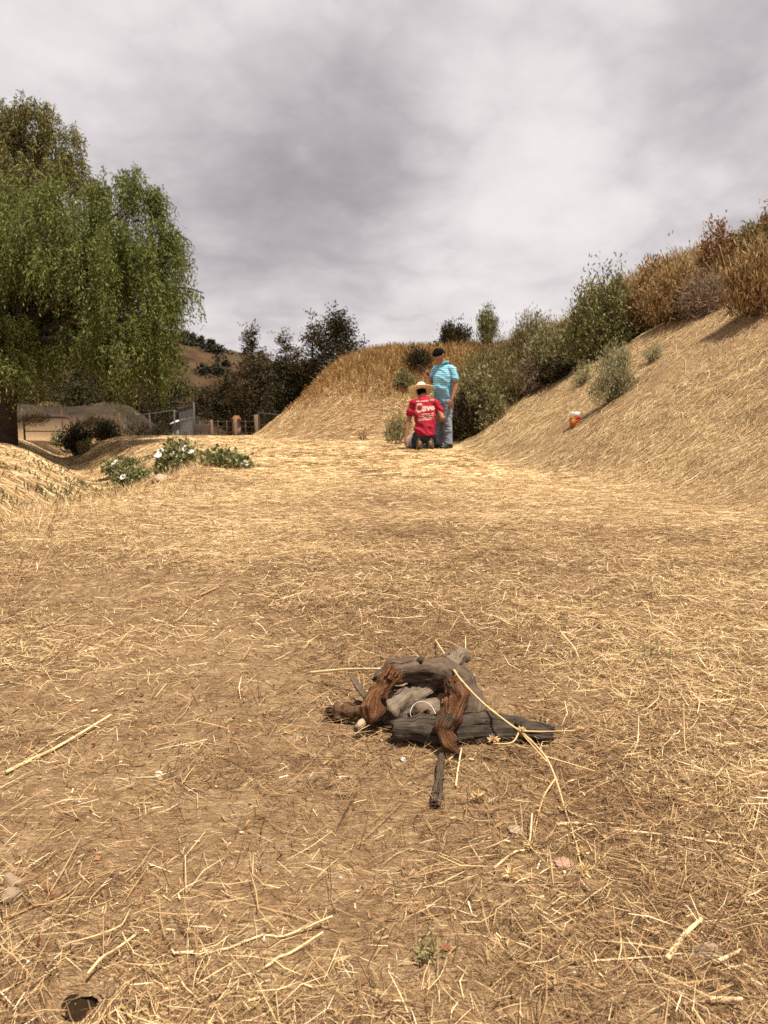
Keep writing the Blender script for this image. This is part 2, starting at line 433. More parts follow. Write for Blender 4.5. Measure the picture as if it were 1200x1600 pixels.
def hz(x, y):
    h = HILL_BVH.ray_cast(Vector((x, y, 200)), Vector((0, 0, -1)))[0]
    return h.z if h else -1.5
def on_ground(u, v, y0=.5, y1=60):
    """where the line of sight through photo pixel (u, v) meets the ground"""
    t = np.linspace(0, 1, 3000); yy = y0 * (y1 / y0) ** t
    d = pix(u, v); xx = d.x / d.y * yy; z_ = CAM_H + d.z / d.y * yy
    g = zt(xx, yy); k = np.argmax(z_ <= g)
    return Vector((xx[k], yy[k], g[k]))
# ------------------------------------------------------------------ straw lying on the ground
def brown_at(x, y):
    """share of old brown thatch against pale straw: the strip between the wheel tracks and scattered patches"""
    b = .30 * np.exp(-((x - .1) / .42) ** 2) * sstep(1.5, 2.2, y) * (1 - .7 * sstep(5, 8, y))
    b = b + .60 * np.exp(-(((x - .1) / .42) ** 2 + ((y - 1.42) / .35) ** 2))  # browner at the woodpile: dark debris, plus its shade put into the straw colour
    b = b + 1.25 * (fbm(x * 1.4, y * 1.4, 81, 4) - .5) + .6 * (fbm(x * 4.5, y * 4.5, 83, 3) - .5) + .32 - .22 * sstep(3, 6, y) + .14 * sstep(-.4, 0, x) * sstep(2.2, 1.6, y)
    return np.clip(b, .03, .9)
def cover_at(x, y):
    """how much straw lies here; bare dusty patches at the left and by the track"""
    f = fbm(x * 1.7 + 4, y * 1.7, 91, 4)
    g = .52 + 2.6 * (f - .36)
    for bx, by, rx, ry in ((-.42, .95, .20, .22), (-.62, 1.25, .25, .12), (-.85, 1.75, .40, .16), (.62, 1.0, .12, .14), (-.2, 2.15, .5, .12)):
        g = g - .62 * np.exp(-(((x - bx) / rx) ** 2 + ((y - by) / ry) ** 2))
    g = g - 2 * (np.hypot(x - HOLE[0], y - HOLE[1]) < .042)
    g = np.where(y > 3.5, np.maximum(g, .35) + .2, g)
    return np.clip(g, np.where(np.hypot(x - HOLE[0], y - HOLE[1]) < .042, 0, .20), 1)
def wedge(n, y0, y1, k=.6, pad=.25):
    y = np.sqrt(rng.uniform(y0 * y0, y1 * y1, n)); x = rng.uniform(-1, 1, n) * (k * y + pad); return x, y
def straw(x, y, L0, W0, ang, lift, tilt, curl, S=3, roll=.5):
    n = len(x); t = np.linspace(-.5, .5, S)
    dx, dy = np.cos(ang), np.sin(ang)
    PX = x[:, None] + dx[:, None] * t * L0[:, None] - dy[:, None] * (curl * L0)[:, None] * (t ** 2)[None]
    PY = y[:, None] + dy[:, None] * t * L0[:, None] + dx[:, None] * (curl * L0)[:, None] * (t ** 2)[None]
    PZ = zt(PX, PY)
    PZ = PZ + lift[:, None] + (tilt * L0)[:, None] * t[None]
    PZ = np.maximum(PZ, zt(PX, PY) + .0006)
    rl = rng.normal(0, roll, n)
    side = np.stack([-dy * np.cos(rl), dx * np.cos(rl), np.sin(rl)], -1)
    return ribbons(np.stack([PX, PY, PZ], -1), W0, side, [.55] + [1] * (S - 2) + [.45] if S > 2 else [.8, .6])
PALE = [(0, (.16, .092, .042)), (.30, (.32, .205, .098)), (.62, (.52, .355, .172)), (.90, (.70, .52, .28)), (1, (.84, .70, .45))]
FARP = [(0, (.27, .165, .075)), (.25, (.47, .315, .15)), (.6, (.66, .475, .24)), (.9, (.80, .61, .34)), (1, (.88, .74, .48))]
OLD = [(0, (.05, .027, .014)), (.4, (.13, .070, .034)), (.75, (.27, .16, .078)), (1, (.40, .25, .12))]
m_pale = leafmat('pale_straw', PALE, .12, .55); m_far = leafmat('paler_track_straw', FARP, .12, .55); mm = Mat('straw_litter', .6, .15); i_ = mm.island(); sx_ = mm.n('ShaderNodeSeparateXYZ'); mm.l(mm.n('ShaderNodeNewGeometry').outputs['Position'], sx_.inputs[0])  # far track straw has the paler ramp
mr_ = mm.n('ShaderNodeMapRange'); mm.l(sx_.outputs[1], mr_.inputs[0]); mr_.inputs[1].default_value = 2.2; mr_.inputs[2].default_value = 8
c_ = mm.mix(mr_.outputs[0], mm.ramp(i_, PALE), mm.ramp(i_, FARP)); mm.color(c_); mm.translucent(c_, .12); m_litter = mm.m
m_old = leafmat('old_brown_straw', OLD, .08, .8)
def layer(x, y, Lr, Wr, lift, tilt, S, ang=None, frac=1.0, curl=.35, dens=True):
    u = rng.random(len(x))
    if dens:
        k = u < cover_at(x, y); x, y = x[k], y[k]
        if ang is not None: ang = ang[k]
    n = len(x)
    L0 = Lr[0] + (Lr[1] - Lr[0]) * rng.random(n) ** 2; W0 = rng.uniform(*Wr, n)
    if ang is None: ang = rng.uniform(0, math.pi * 2, n)
    bm_ = rng.random(n) < brown_at(x, y)
    res = []
    for k in (~bm_, bm_):
        res.append(straw(x[k], y[k], L0[k], W0[k], ang[k], rng.uniform(.001, lift, k.sum()), rng.normal(0, tilt, k.sum()), rng.normal(0, curl, k.sum()), S))
    return res
pale_p, old_p = [], []
def put(r): pale_p.append(r[0]); old_p.append(r[1])
def graded(n, y0, y1, e_, k=.6, pad=.25):
    """points that thin out evenly with distance"""
    u = rng.random(n); y = (y0 ** e_ + u * (y1 ** e_ - y0 ** e_)) ** (1 / e_); return rng.uniform(-1, 1, n) * (k * y + pad), y
def field(n, Lr, Wr, lift, tilt, S, curl=.35, y1=9.0, e_=.6):
    x, y = graded(n, .6, y1, e_); k = rng.random(n) < cover_at(x, y); x, y = x[k], y[k]; n = len(x)
    g = np.maximum(y / 1.1, .8)
    L0 = (Lr[0] + (Lr[1] - Lr[0]) * rng.random(n) ** 2) * g ** .22; W0 = rng.uniform(*Wr, n) * g ** .52
    comb = sstep(2.0, 5.0, y); ang = rng.normal(.10, 1, n) * (.62 + 1.6 * (1 - comb)); lf_ = rng.uniform(.001, 1, n) * lift * g ** .3; ti = rng.normal(0, tilt, n) * (1 - .45 * comb)
    bm_ = rng.random(n) < brown_at(x, y); cu = rng.normal(0, curl, n)
    put([straw(x[k], y[k], L0[k], W0[k], ang[k], lf_[k], ti[k], cu[k], S) for k in (~bm_, bm_)])
field(165000, (.016, .085), (.0007, .0015), .018, .18, 3, e_=.8)
field(190000, (.010, .045), (.0006, .0014), .012, .18, 2, e_=.8)
field(9000, (.05, .17), (.0010, .0021), .016, .08, 3, curl=.2)
field(36000, (.006, .022), (.0012, .0040), .008, .2, 2, y1=5)
field(2600, (.03, .09), (.0012, .0020), .030, .7, 3)
# far track and left side
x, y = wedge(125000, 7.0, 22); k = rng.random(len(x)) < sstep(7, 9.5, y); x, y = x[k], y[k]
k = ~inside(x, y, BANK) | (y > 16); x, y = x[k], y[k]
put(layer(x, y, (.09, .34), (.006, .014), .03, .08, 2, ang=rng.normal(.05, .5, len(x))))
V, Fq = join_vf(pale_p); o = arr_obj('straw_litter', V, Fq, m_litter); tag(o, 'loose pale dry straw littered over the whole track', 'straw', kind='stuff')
V, Fq = join_vf(old_p); o = arr_obj('thatch', V, Fq, m_old); tag(o, 'old brown broken thatch trodden into the dirt', 'thatch', kind='stuff')
# mown slope on the right: long straw combed down the fall line
n = 190000
y = np.sqrt(rng.uniform(2.5 ** 2, 18 ** 2, n)); x = rng.uniform(1.0, 10.5, n) * np.where(y < 9, .62, 1)
k = inside(x, y, BANK) & (x < .62 * y + 1.2); x, y = x[k], y[k]
sl = zt(x, y, False); e_ = .15
gx = (zt(x + e_, y, False) - sl) / e_; gy = (zt(x, y + e_, False) - sl) / e_
k = (sl < 2.9 + .5 * (fbm(x, y, 7) - .5)); x, y, gx, gy = x[k], y[k], gx[k], gy[k]
k = rng.random(len(x)) < .42 + 1.1 * (fbm(x * 1.6, y * 1.6, 101, 4) - .30); x, y, gx, gy = x[k], y[k], gx[k], gy[k]
fall = np.arctan2(gy, gx) + rng.normal(.15, .75, len(x)); flatw = np.hypot(gx, gy) < .15
fall = np.where(flatw, rng.normal(.15, .5, len(x)), fall)
n = len(x); f_ = np.clip(y / 9, .55, 1.5)
L0 = (.04 + .22 * rng.random(n) ** 2) * np.sqrt(f_); W0 = rng.uniform(.0022, .0058, n) * f_
V, Fq = straw(x, y, L0, W0, fall, rng.uniform(.002, .028, n), rng.normal(0, .10, n), rng.normal(0, .3, n), 2)
m_bank = leafmat('mown_slope_straw', [(0, (.17, .10, .048)), (.22, (.36, .24, .115)), (.55, (.58, .415, .205)), (.88, (.72, .545, .295)), (1, (.82, .67, .41))], .12, .6, patch=1.3)
o = arr_obj('mown_straw', V, Fq, m_bank); tag(o, 'golden mown straw combed down the right hand slope', 'straw', kind='stuff')
# short stubble standing along the ditch edge on the left
n = 9000
x = rng.normal(-2.3, .45, n); y = rng.uniform(2.6, 9.5, n); g = zt(x, y)
k = rng.random(n) < fbm(x * 2, y * 2, 111) * 1.3 - .1; x, y, g = x[k], y[k], g[k]; n = len(x)
h = rng.uniform(.03, .13, n); lean = rng.normal(0, .55, (n, 2))
P0 = np.stack([x, y, g], -1); P2 = P0 + np.stack([lean[:, 0] * h, lean[:, 1] * h, h], -1); P1 = (P0 + P2) / 2 + np.array([0, 0, .01])
a = rng.uniform(0, 6.28, n)
V, Fq = ribbons(np.stack([P0, P1, P2], 1), rng.uniform(.002, .004, n), np.stack([np.cos(a), np.sin(a), 0 * a], -1), [1, .9, .3])
o = arr_obj('stubble', V, Fq, m_pale); tag(o, 'short pale stubble standing along the ditch edge', 'stubble', kind='stuff')
# ------------------------------------------------------------------ the little pile of firewood
def woodmat(name, dark, mid, light, grain=1.0):
    m = Mat(name, .88, .15)
    v = m.coord('UV', (9 * grain, 5, 1)); g = m.noise(v, 4, 8, .65, .6)
    v2 = m.coord('UV', (7, 9, 1)); g2 = m.noise(v2, 3, 8, .68, 1.2)
    v3 = m.coord('Object'); b = m.noise(v3, 38, 5, .6)
    f = m.math('ADD', m.math('MULTIPLY', g2, .6), m.math('MULTIPLY', b, .4))
    c = m.ramp(f, [(.33, dark), (.5, mid), (.68, light)])
    crack = m.ramp(m.noise(m.coord('UV', (4, 12, 1)), 2.0, 6, .6, 1.3), [(.36, (0, 0, 0)), (.42, (1, 1, 1))])
    c = m.mix(crack, tuple(.35 * x for x in dark), c)
    m.color(c); m.bump(m.math('ADD', m.math('MULTIPLY', crack, .8), m.math('MULTIPLY', g2, .8)), 1.0, .006)
    return m.m
wood_grey = woodmat('weathered_grey_brown_wood', (0.050, 0.034, 0.023), (0.105, 0.073, 0.050), (0.187, 0.136, 0.095))
wood_dark = woodmat('dark_weathered_wood', (0.027, 0.021, 0.016), (0.062, 0.047, 0.035), (0.121, 0.092, 0.067))
wood_pale = woodmat('pale_grey_wood', (0.080, 0.059, 0.042), (0.160, 0.120, 0.083), (0.256, 0.200, 0.142))
wood_bark = woodmat('brown_bark', (0.056, 0.029, 0.016), (0.120, 0.066, 0.036), (0.200, 0.124, 0.072))
wood_red = woodmat('red_brown_broken_wood', (.06, .022, .010), (.17, .072, .029), (.32, .17, .085), 1.5)
def torn(name):
    m = Mat(name, .88, .12); v3 = m.coord('Object'); g2 = m.noise(m.coord('UV', (6, 24, 1)), 3, 6, .6, .4)
    red = m.ramp(g2, [(.32, (.035, .013, .007)), (.48, (.14, .056, .023)), (.62, (.29, .145, .070)), (.74, (.42, .26, .145))])
    gry = m.ramp(g2, [(.33, (.05, .034, .022)), (.5, (.115, .078, .050)), (.68, (.21, .15, .10))])
    f = m.ramp(m.noise(v3, 26, 5, .6, .5), [(.50, (0, 0, 0)), (.60, (1, 1, 1))])
    c = m.mix(f, red, gry); m.color(c); m.bump(m.math('ADD', m.noise(v3, 120, 6, .7), g2), 1.0, .009); return m.m
wood_torn = torn('torn_red_and_grey_wood')
wood_twig = woodmat('pale_peeled_stick', (.33, .23, .13), (.52, .39, .24), (.66, .54, .37))
def splinters(parent, base, direc, rad, n, ln, m, name='broken_end', flat_=1.0):
    d = Vector(direc).normalized(); a = d.cross(Vector((0, 0, 1)) if abs(d.z) < .9 else Vector((1, 0, 0))).normalized(); b = d.cross(a)
    mb = MB(); rr = random.Random(n * 7 + int(ln * 1e4))
    for i in range(n):
        q = math.sqrt(rr.random()) * rad * .95; th = rr.random() * 6.283
        c = Vector(base) + a * (q * math.cos(th)) + b * (q * math.sin(th) * flat_)
        l_ = ln * rr.uniform(.35, 1.0); w_ = rad * rr.uniform(.05, .15)
        dd = (d + a * rr.uniform(-.18, .18) + b * rr.uniform(-.18, .18) + (c - Vector(base)) * (3.0)).normalized()
        sa = rr.random() * 3.14; s_ = a * math.cos(sa) + b * math.sin(sa); t_ = dd.cross(s_)
        p0 = c - d * ln * .4
        mb.add([p0 + s_ * w_, p0 - s_ * w_ * .5 + t_ * w_ * .7, p0 - s_ * w_ * .5 - t_ * w_ * .7,
                p0 + dd * (l_ + ln * .4) * .72 + s_ * w_ * .8, p0 + dd * (l_ + ln * .4) * .72 - s_ * w_ * .4 + t_ * w_ * .5, p0 + dd * (l_ + ln * .4) * .72 - s_ * w_ * .4 - t_ * w_ * .5,
                p0 + dd * (l_ + ln * .4)],
               [[0, 1, 4, 3], [1, 2, 5, 4], [2, 0, 3, 5]], [[3, 4, 6], [4, 5, 6], [5, 3, 6]],
               [(.0, rr.random())] * 3 + [(.03, rr.random())] * 3 + [(.05, rr.random())])
    return mb.build(name, m, parent)
def log(name, label, ctrl, rad, m, n=40, seg=28, rough=.16, flat_=1.0, seed=1, ends=(), em=None, jag=.012, cat='log', knots=()):
    P = curve_pts(ctrl, n); rr = lerp_list(rad, n)
    rr[0] *= .9; rr[-1] *= .9
    V, Q, T, UV = tube(P, rr, seg=seg, rough=rough, seed=seed, flat_=flat_)
    V = [Vector(v) for v in V]
    # deep lengthwise furrows and torn ends
    for i in range(n):
        ax = P[i]
        for k in range(seg):
            v = V[i * seg + k]; a = k / seg
            fur = float(vnoise(np.array(a * 11 + seed), np.array(i * .12), seed + 5))
            lump = float(vnoise(np.array(a * 7 + seed * 2.7), np.array(i * .38 + 3), seed + 15)) - .5
            V[i * seg + k] = v + (ax - v) * (max(0, .5 - fur) * .8 - lump * .30 * min(1, 3 * min(a, 1 - a) + .1))
    for e_, ring in ((0, 0), (1, n - 1)):
        d = (P[0] - P[1]).normalized() if e_ == 0 else (P[-1] - P[-2]).normalized()
        for k in range(seg):
            V[ring * seg + k] = V[ring * seg + k] + d * (jag * (random.random() - .4))
        V[n * seg + e_] = V[n * seg + e_] - d * jag * .6
    root = empty(name, (P[0].x, P[0].y, 0), label, cat, 'pieces of the firewood pile')
    mb = MB(); mb.add(V, Q, T, UV); body = mb.build('wood', m, root, True)
    for e_ in ends:
        p, q = (P[0], P[1]) if e_ == 0 else (P[-1], P[-2])
        splinters(root, p, p - q, rr[0] if e_ == 0 else rr[-1], 150, jag * 1.7, em or wood_red)
    for (i, s_) in knots:
        p = P[i]; d = Vector((random.uniform(-.4, .4), -.5, .8)).normalized()
        k = MB().tube([p + d * rr[i] * .6, p + d * (rr[i] + s_ * .6), p + d * (rr[i] + s_)], [s_ * .9, s_ * .7, s_ * .35], seg=10, rough=.3)
        k.build('knot', m, root, True)
    return root
log('firewood_log', 'dark charcoal log lying flat along the front of the woodpile',
    [W(612, 1141, 1.505), W(690, 1142, 1.505), W(780, 1139, 1.515), W(864, 1146, 1.51)], [.026, .030, .026, .014], wood_dark, n=56, rough=.3, seed=2, jag=.012, knots=((44, .010),))
log('firewood_log', 'thick bent grey-brown log arching over the top of the woodpile',
    [W(590, 1068, 1.62), W(622, 1050, 1.64), W(676, 1050, 1.67), W(718, 1070, 1.67), W(738, 1100, 1.63), W(736, 1130, 1.59)], [.016, .030, .036, .034, .028, .021], wood_grey, n=64, rough=.34, seed=3, jag=.012, knots=((20, .012),))
log('firewood_log', 'stubby grey log pointing away at the back right of the woodpile',
    [W(684, 1062, 1.70), W(702, 1042, 1.84), W(719, 1026, 1.98)], [.024, .027, .025], wood_pale, seed=4, rough=.25, jag=.012)
log('firewood_log', 'pale grey cracked log lying inside the woodpile under the arch',
    [W(600, 1116, 1.585), W(632, 1096, 1.625), W(658, 1082, 1.66), W(676, 1076, 1.69)], [.037, .036, .030, .022], wood_pale, seed=5, rough=.28, jag=.010)
log('firewood_log', 'upright splintered log with red-brown torn top on the left of pile',
    [W(578, 1130, 1.535), W(582, 1110, 1.55), W(586, 1090, 1.57), W(600, 1072, 1.59), W(612, 1056, 1.60)], [.011, .024, .016, .017, .022], wood_torn, seed=6, rough=.5, flat_=.8, ends=(1,), jag=.015)
log('firewood_log', 'dark brown fan shaped wood piece lying at the left end of pile',
    [W(524, 1115, 1.63), W(542, 1112, 1.625), W(566, 1108, 1.62), W(592, 1106, 1.61)], [.021, .020, .015, .012], wood_bark, seed=7, rough=.3, ends=(0,), em=wood_bark, jag=.014)
log('firewood_log', 'short crooked log with bright red-brown bark leaning at the front of pile',
    [W(706, 1067, 1.50), W(712, 1090, 1.49), W(706, 1116, 1.47), W(695, 1140, 1.455), W(704, 1164, 1.44), W(725, 1183, 1.43)], [.016, .023, .024, .016, .014, .004], wood_torn, n=48, seed=8, rough=.34, ends=(0,), jag=.009)
# a weathered lower half shows through the torn bark of the crooked log
log('firewood_twig', 'small pale broken twig poking out of the left of pile',
    [W(559, 1136, 1.525), W(574, 1124, 1.55), W(596, 1112, 1.58)], [.007, .010, .011], wood_twig, n=24, seg=14, seed=9, rough=.2, jag=.006, cat='twig', ends=(0,), em=wood_twig)
log('firewood_splinter', 'thin grey splinter standing up behind the left of pile',
    [W(544, 1051, 1.64), W(556, 1068, 1.63), W(578, 1098, 1.61)], [.002, .009, .012], wood_pale, n=24, seg=14, seed=10, rough=.2, flat_=.4, jag=.006, cat='splinter')
log('firewood_log', 'low shadowed log lying under the left of the woodpile',
    [W(560, 1140, 1.60), W(600, 1142, 1.60), W(650, 1128, 1.62), W(700, 1118, 1.63)], [.016, .020, .022, .018], wood_dark, n=36, seed=14, rough=.2, jag=.008)
s = [W(691, 1188, 1.43), W(688, 1212, 1.37), W(685, 1240, 1.305), W(680, 1268, 1.235)]
s = [Vector((p.x, p.y, zg(p.x, p.y) + .010)) for p in s]
log('firewood_stick', 'thin grey stick lying alone in front of the woodpile', s, [.006, .0085, .009, .008], wood_grey, n=30, seg=16, seed=11, rough=.3, jag=.008, cat='stick', knots=((25, .006),))
stalk_m = flat('pale_stalk', (.62, .46, .25), .6, .3, .3, 30)
brown_stalk_m = flat('brown_stalk', (.36, .22, .10), .7, .2, .35, 30)
def stalk(label, pts, r, m=None, n=26, name='straw_stalk', cat='straw stalk', group=None, seg=6, ground=True, nodes=()):
    P = curve_pts(pts, n)
    m = m or stalk_m
    if ground: P = [Vector((p.x, p.y, max(p.z, zg(p.x, p.y) + r * 1.1))) for p in P]
    rr = [r * (1.0 - .35 * i / n) for i in range(n)]
    for k in nodes: rr[int(k * (n - 1))] *= 1.5
    o = MB().tube(P, rr, seg=seg).build(name, m, None, True)
    return tag(o, label, cat, group)
stalk('pale peeled stick resting on the back left of the woodpile', [W(484, 1051, 1.88), W(540, 1046, 1.80), W(594, 1045, 1.69)], .0035, seg=10, name='pale_stick', cat='stick')
# wood chip and string in the heart of the pile
c = empty('wood_chip', W(662, 1118, 1.58), 'angular pale wood chip in the hollow of the woodpile', 'wood chip')
b0 = W(664, 1112, 1.57)
mb = MB()
pr = [(-.030, 0, -.02), (.03, -.006, -.022), (.036, .02, -.02), (-.02, .022, -.02), (-.024, -.004, .004), (.0, -.012, .010), (.032, -.002, .022), (.030, .018, .026), (-.012, .02, .018), (-.030, .004, .026)]
mb.add([b0 + Vector(p) for p in pr], [[0, 1, 5, 4], [1, 2, 7, 6], [2, 3, 8, 7], [3, 0, 4, 9]], [[1, 6, 5], [5, 6, 7], [5, 7, 8], [4, 5, 8], [4, 8, 9], [3, 9, 8]])
mb.build('chip', wood_pale, c)
mb = MB()
for k in range(26):
    p = b0 + Vector((random.uniform(-.02, .026), -.012 + random.uniform(-.004, .003), random.uniform(-.018, .004))); 
    mb.tube([p, p + Vector((random.uniform(-.008, .008), -.006, random.uniform(.004, .012)))], [.004, .001], seg=5)
mb.build('bark', wood_red, c)
string_m = flat('white_string', (.60, .54, .46), .6, .3, .1, 40)
P = curve_pts([W(644, 1124, 1.535), W(641, 1112, 1.54), W(648, 1100, 1.55), W(660, 1096, 1.55), W(672, 1101, 1.55), W(679, 1112, 1.54), W(682, 1121, 1.53)], 30)
tag(MB().tube(P, .0008, seg=6).build('string', string_m, None, True), 'thin white string looped over the chip in the woodpile', 'string')
# long dry thistle stalk draped across the pile
th_m = flat('dry_thistle_stem', (.54, .37, .18), .7, .2, .3, 30)
head_m = leafmat('dry_thistle_head', [(0, (.42, .27, .11)), (.6, (.66, .48, .24)), (1, (.78, .62, .36))], .15)
root = empty('thistle_stalk', W(720, 1062, 1.60), 'long dry thistle stalk draped diagonally over the woodpile', 'thistle')
main = [W(680, 1000, 2.18), W(700, 1030, 1.82), W(716, 1057, 1.61), W(752, 1096, 1.53), W(792, 1128, 1.47), W(822, 1150, 1.43), W(852, 1182, 1.385), W(868, 1216, 1.32), W(882, 1262, 1.24), W(898, 1318, 1.14), W(911, 1388, 1.045)]
P = curve_pts(main, 70); P = [Vector((p.x, p.y, max(p.z, zg(p.x, p.y) + .005))) for p in P]
MB().tube(P, [.0026 - .0015 * i / 70 + (.0008 if i % 12 == 0 else 0) for i in range(70)], seg=7).build('stem', th_m, root, True)
for br in ([W(812, 1142, 1.445), W(850, 1143, 1.46), W(900, 1141, 1.475)], [W(812, 1142, 1.445), W(800, 1160, 1.41), W(770, 1162, 1.41)], [W(852, 1182, 1.385), W(880, 1190, 1.385), W(930, 1205, 1.36)],
           [W(868, 1216, 1.32), W(852, 1240, 1.28), W(845, 1262, 1.24), W(828, 1340, 1.11)], [W(882, 1262, 1.24), W(930, 1298, 1.20), W(1050, 1310, 1.19)], [W(812, 1142, 1.445), W(832, 1165, 1.41), W(856, 1192, 1.37)]):
    Q = curve_pts(br, 14); Q = [Vector((p.x, p.y, max(p.z, zg(p.x, p.y) + .004))) for p in Q]
    MB().tube(Q, [.0019 - .0009 * i / 14 for i in range(14)], seg=5).build('branch', th_m, root, True)
def thistle_head(p, s, parent):
    n = 46; d = rng.normal(size=(n, 3)); d[:, 2] = np.abs(d[:, 2]) * .8; d /= np.linalg.norm(d, axis=1)[:, None]
    V1, F1 = leaves(np.tile(np.array(p), (n, 1)), d, s * rng.uniform(.7, 1.3, n), s * .28)
    return arr_obj('flower_head', V1, F1, head_m, parent)
for (u, v, y_, s_) in ((770, 1157, 1.42, .013), (815, 1141, 1.44, .009), (905, 1140, 1.475, .010), (845, 1182, 1.40, .010), (880, 1265, 1.24, .010), (909, 1347, 1.10, .012), (912, 1386, 1.05, .012), (827, 1342, 1.11, .011), (797, 1404, 1.03, .013), (748, 1248, 1.26, .016)):
    p = W(u, v, y_); p.z = max(p.z, zg(p.x, p.y) + .006)
    if (u, v) in ((797, 1404), (748, 1248)):
        hd = empty('dry_flower_head', (p.x, p.y, p.z), 'loose straw-coloured flower head ' + ('right of the green weed' if u == 797 else 'below the thin grey stick'), 'flower head')
        thistle_head(p, s_, hd)
    else: thistle_head(p, s_, root)
# stalks one can pick out on the ground ---------------------------------------
def gl(px_, r):
    return [Vector((p.x, p.y, p.z + r * 1.3 + h)) for (p, h) in ((on_ground(a[0], a[1]), a[2] if len(a) > 2 else 0) for a in px_)]
ST = [
 ('thick pale reed lying at the left with a split end', [(10, 1212), (90, 1172), (174, 1128, .01)], .0050),
 ('thin straw beside the thick reed at left', [(20, 1205), (100, 1150), (150, 1132)], .0018),
 ('long pale straw lying across the lower left with bright tip', [(272, 1494), (350, 1488), (440, 1468), (520, 1446, .01)], .0026),
 ('pale split straw below the long one at lower left', [(415, 1515), (460, 1490), (505, 1472, .01)], .0028),
 ('bent dry stem lying over the bare dirt at left', [(0, 1440), (90, 1408), (130, 1380), (175, 1362)], .0020),
 ('flat straw leaning out of the burrow at lower left', [(138, 1542, .012), (160, 1515, .012), (180, 1500, .01), (216, 1462)], .0026),
 ('broad flat reed piece at the lower right', [(1042, 1508), (1068, 1470), (1096, 1444)], .0055),
 ('long thin straw lying across the lower right', [(912, 1508), (1000, 1500), (1100, 1494)], .0018),
 ('short blunt reed piece near the lower right corner', [(1108, 1570), (1160, 1569)], .0050),
 ('white frayed reed shred beside the bark chip at lower right', [(1115, 1512), (1158, 1490)], .0040),
 ('brown bent stem right of the pile in the middle ground', [(880, 982), (940, 966), (1000, 963)], .0036),
 ('pale stem lying on the right of the track below the slope', [(1115, 803), (1170, 805)], .0080),
 ('dark short twig on the pale track left of centre', [(310, 935), (342, 920)], .0060),
 ('pale straw on the track left of centre behind the pile', [(456, 928), (490, 908)], .0050),
 ('curved pale stem lying right of the thistle', [(960, 1300), (1060, 1310), (1190, 1330)], .0024),
 ('white twig lying right of the thistle stalk', [(870, 1292), (900, 1290), (930, 1293)], .0034),
 ('yellow bent straw below the front of the pile at centre', [(772, 1360), (800, 1338), (825, 1326), (831, 1292, .02)], .0026),
 ('upright pale straw in front of the crooked log', [(712, 1232), (716, 1205, .004), (721, 1182, .012)], .0030),
 ('short pale straw stub at the foot of the crooked log', [(695, 1197), (708, 1188, .004), (716, 1181, .008)], .0034),
 ('upright straw leaning on the stubby back log', [(728, 1040), (727, 1012, .03)], .0022),
]
for lab, p_, r_ in ST: stalk(lab, gl(p_, r_), r_ * .72, m=brown_stalk_m if 'brown' in lab or 'dark' in lab or 'bent dry' in lab else stalk_m, seg=8)
# ------------------------------------------------------------------ trees and shrubs
bark_m = flat('tree_bark', (.052, .036, .025), .95, .1, .5, 5, bump=.02)
twig_m = flat('grey_twig', (.20, .155, .115), .9, .1, .4, 14)
def unit(n):
    d = rng.normal(size=(n, 3)); return d / np.linalg.norm(d, axis=1)[:, None]
def bez(A, B, C, s):
    t = np.linspace(0, 1, s)[None, :, None]
    return (1 - t) ** 2 * A[:, None] + 2 * t * (1 - t) * B[:, None] + t * t * C[:, None]
def weeping(lobes, strands, Ls, leaf, per):
    """hanging strands of small leaflets over the domes in lobes [(centre, radii)]"""
    parts = []
    wts = np.array([l[1][0] * l[1][2] for l in lobes]); wts = wts / wts.sum()
    for (c, r), wq in zip(lobes, wts):
        n = max(8, int(strands * wq)); nc = max(7, n // 24); dc = unit(nc); dc[:, 2] = np.abs(dc[:, 2]) * 1.15 - .2
        d = dc[rng.integers(0, nc, n)] + rng.normal(0, .2, (n, 3)); d /= np.linalg.norm(d, axis=1)[:, None]
        rad = rng.uniform(.55, 1.12, n)[:, None] * (1 + .16 * np.sin(d[:, :1] * 7 + c[0]) * np.cos(d[:, 1:2] * 6 + c[2]))
        A = np.array(c)[None] + d * rad * np.array(r)[None]
        ln = rng.uniform(*Ls, n)
        out_ = d.copy(); out_[:, 2] = 0; out_ += rng.normal(0, .25, (n, 3)) * np.array([1, 1, 0])
        B = A + out_ * (.28 * ln)[:, None] + np.array([0, 0, .10]); C = A + out_ * (.30 * ln)[:, None] - np.array([0, 0, 1.0]) * ln[:, None]
        P = bez(A, B, C, per)
        T = np.gradient(P, axis=1); T /= np.linalg.norm(T, axis=2)[:, :, None] + 1e-9
        q = P.reshape(-1, 3); t = T.reshape(-1, 3)
        dr = t * .55 + rng.normal(0, .55, t.shape) + np.array([0, 0, -.35]); dr /= np.linalg.norm(dr, axis=1)[:, None]
        q = q + rng.normal(0, .02, q.shape)
        parts.append(leaves(q, dr, rng.uniform(leaf * .7, leaf * 1.35, len(q)), leaf * .26))
    return join_vf(parts)
def limbs(root, base, tips, r0, m, name='limb'):
    for i, t in enumerate(tips):
        b = Vector(base); t = Vector(t); mid = b.lerp(t, .5) + Vector((random.uniform(-.3, .3), random.uniform(-.3, .3), .35)) * (t - b).length * .18
        P = curve_pts([b, mid, t], 12)
        MB().tube(P, lerp_list([r0, r0 * .6, r0 * .15], 12), seg=7, rough=.15, seed=i).build(name, m, root, True)
pep = leafmat('pepper_tree_leaf', [(0, (0.041, 0.051, 0.012)), (.35, (0.086, 0.102, 0.024)), (.7, (0.158, 0.178, 0.046)), (1, (0.275, 0.283, 0.089))], .30)
pep2 = leafmat('rear_tree_leaf', [(0, (0.048, 0.048, 0.014)), (.5, (0.120, 0.112, 0.032)), (1, (0.284, 0.243, 0.083))], .25)
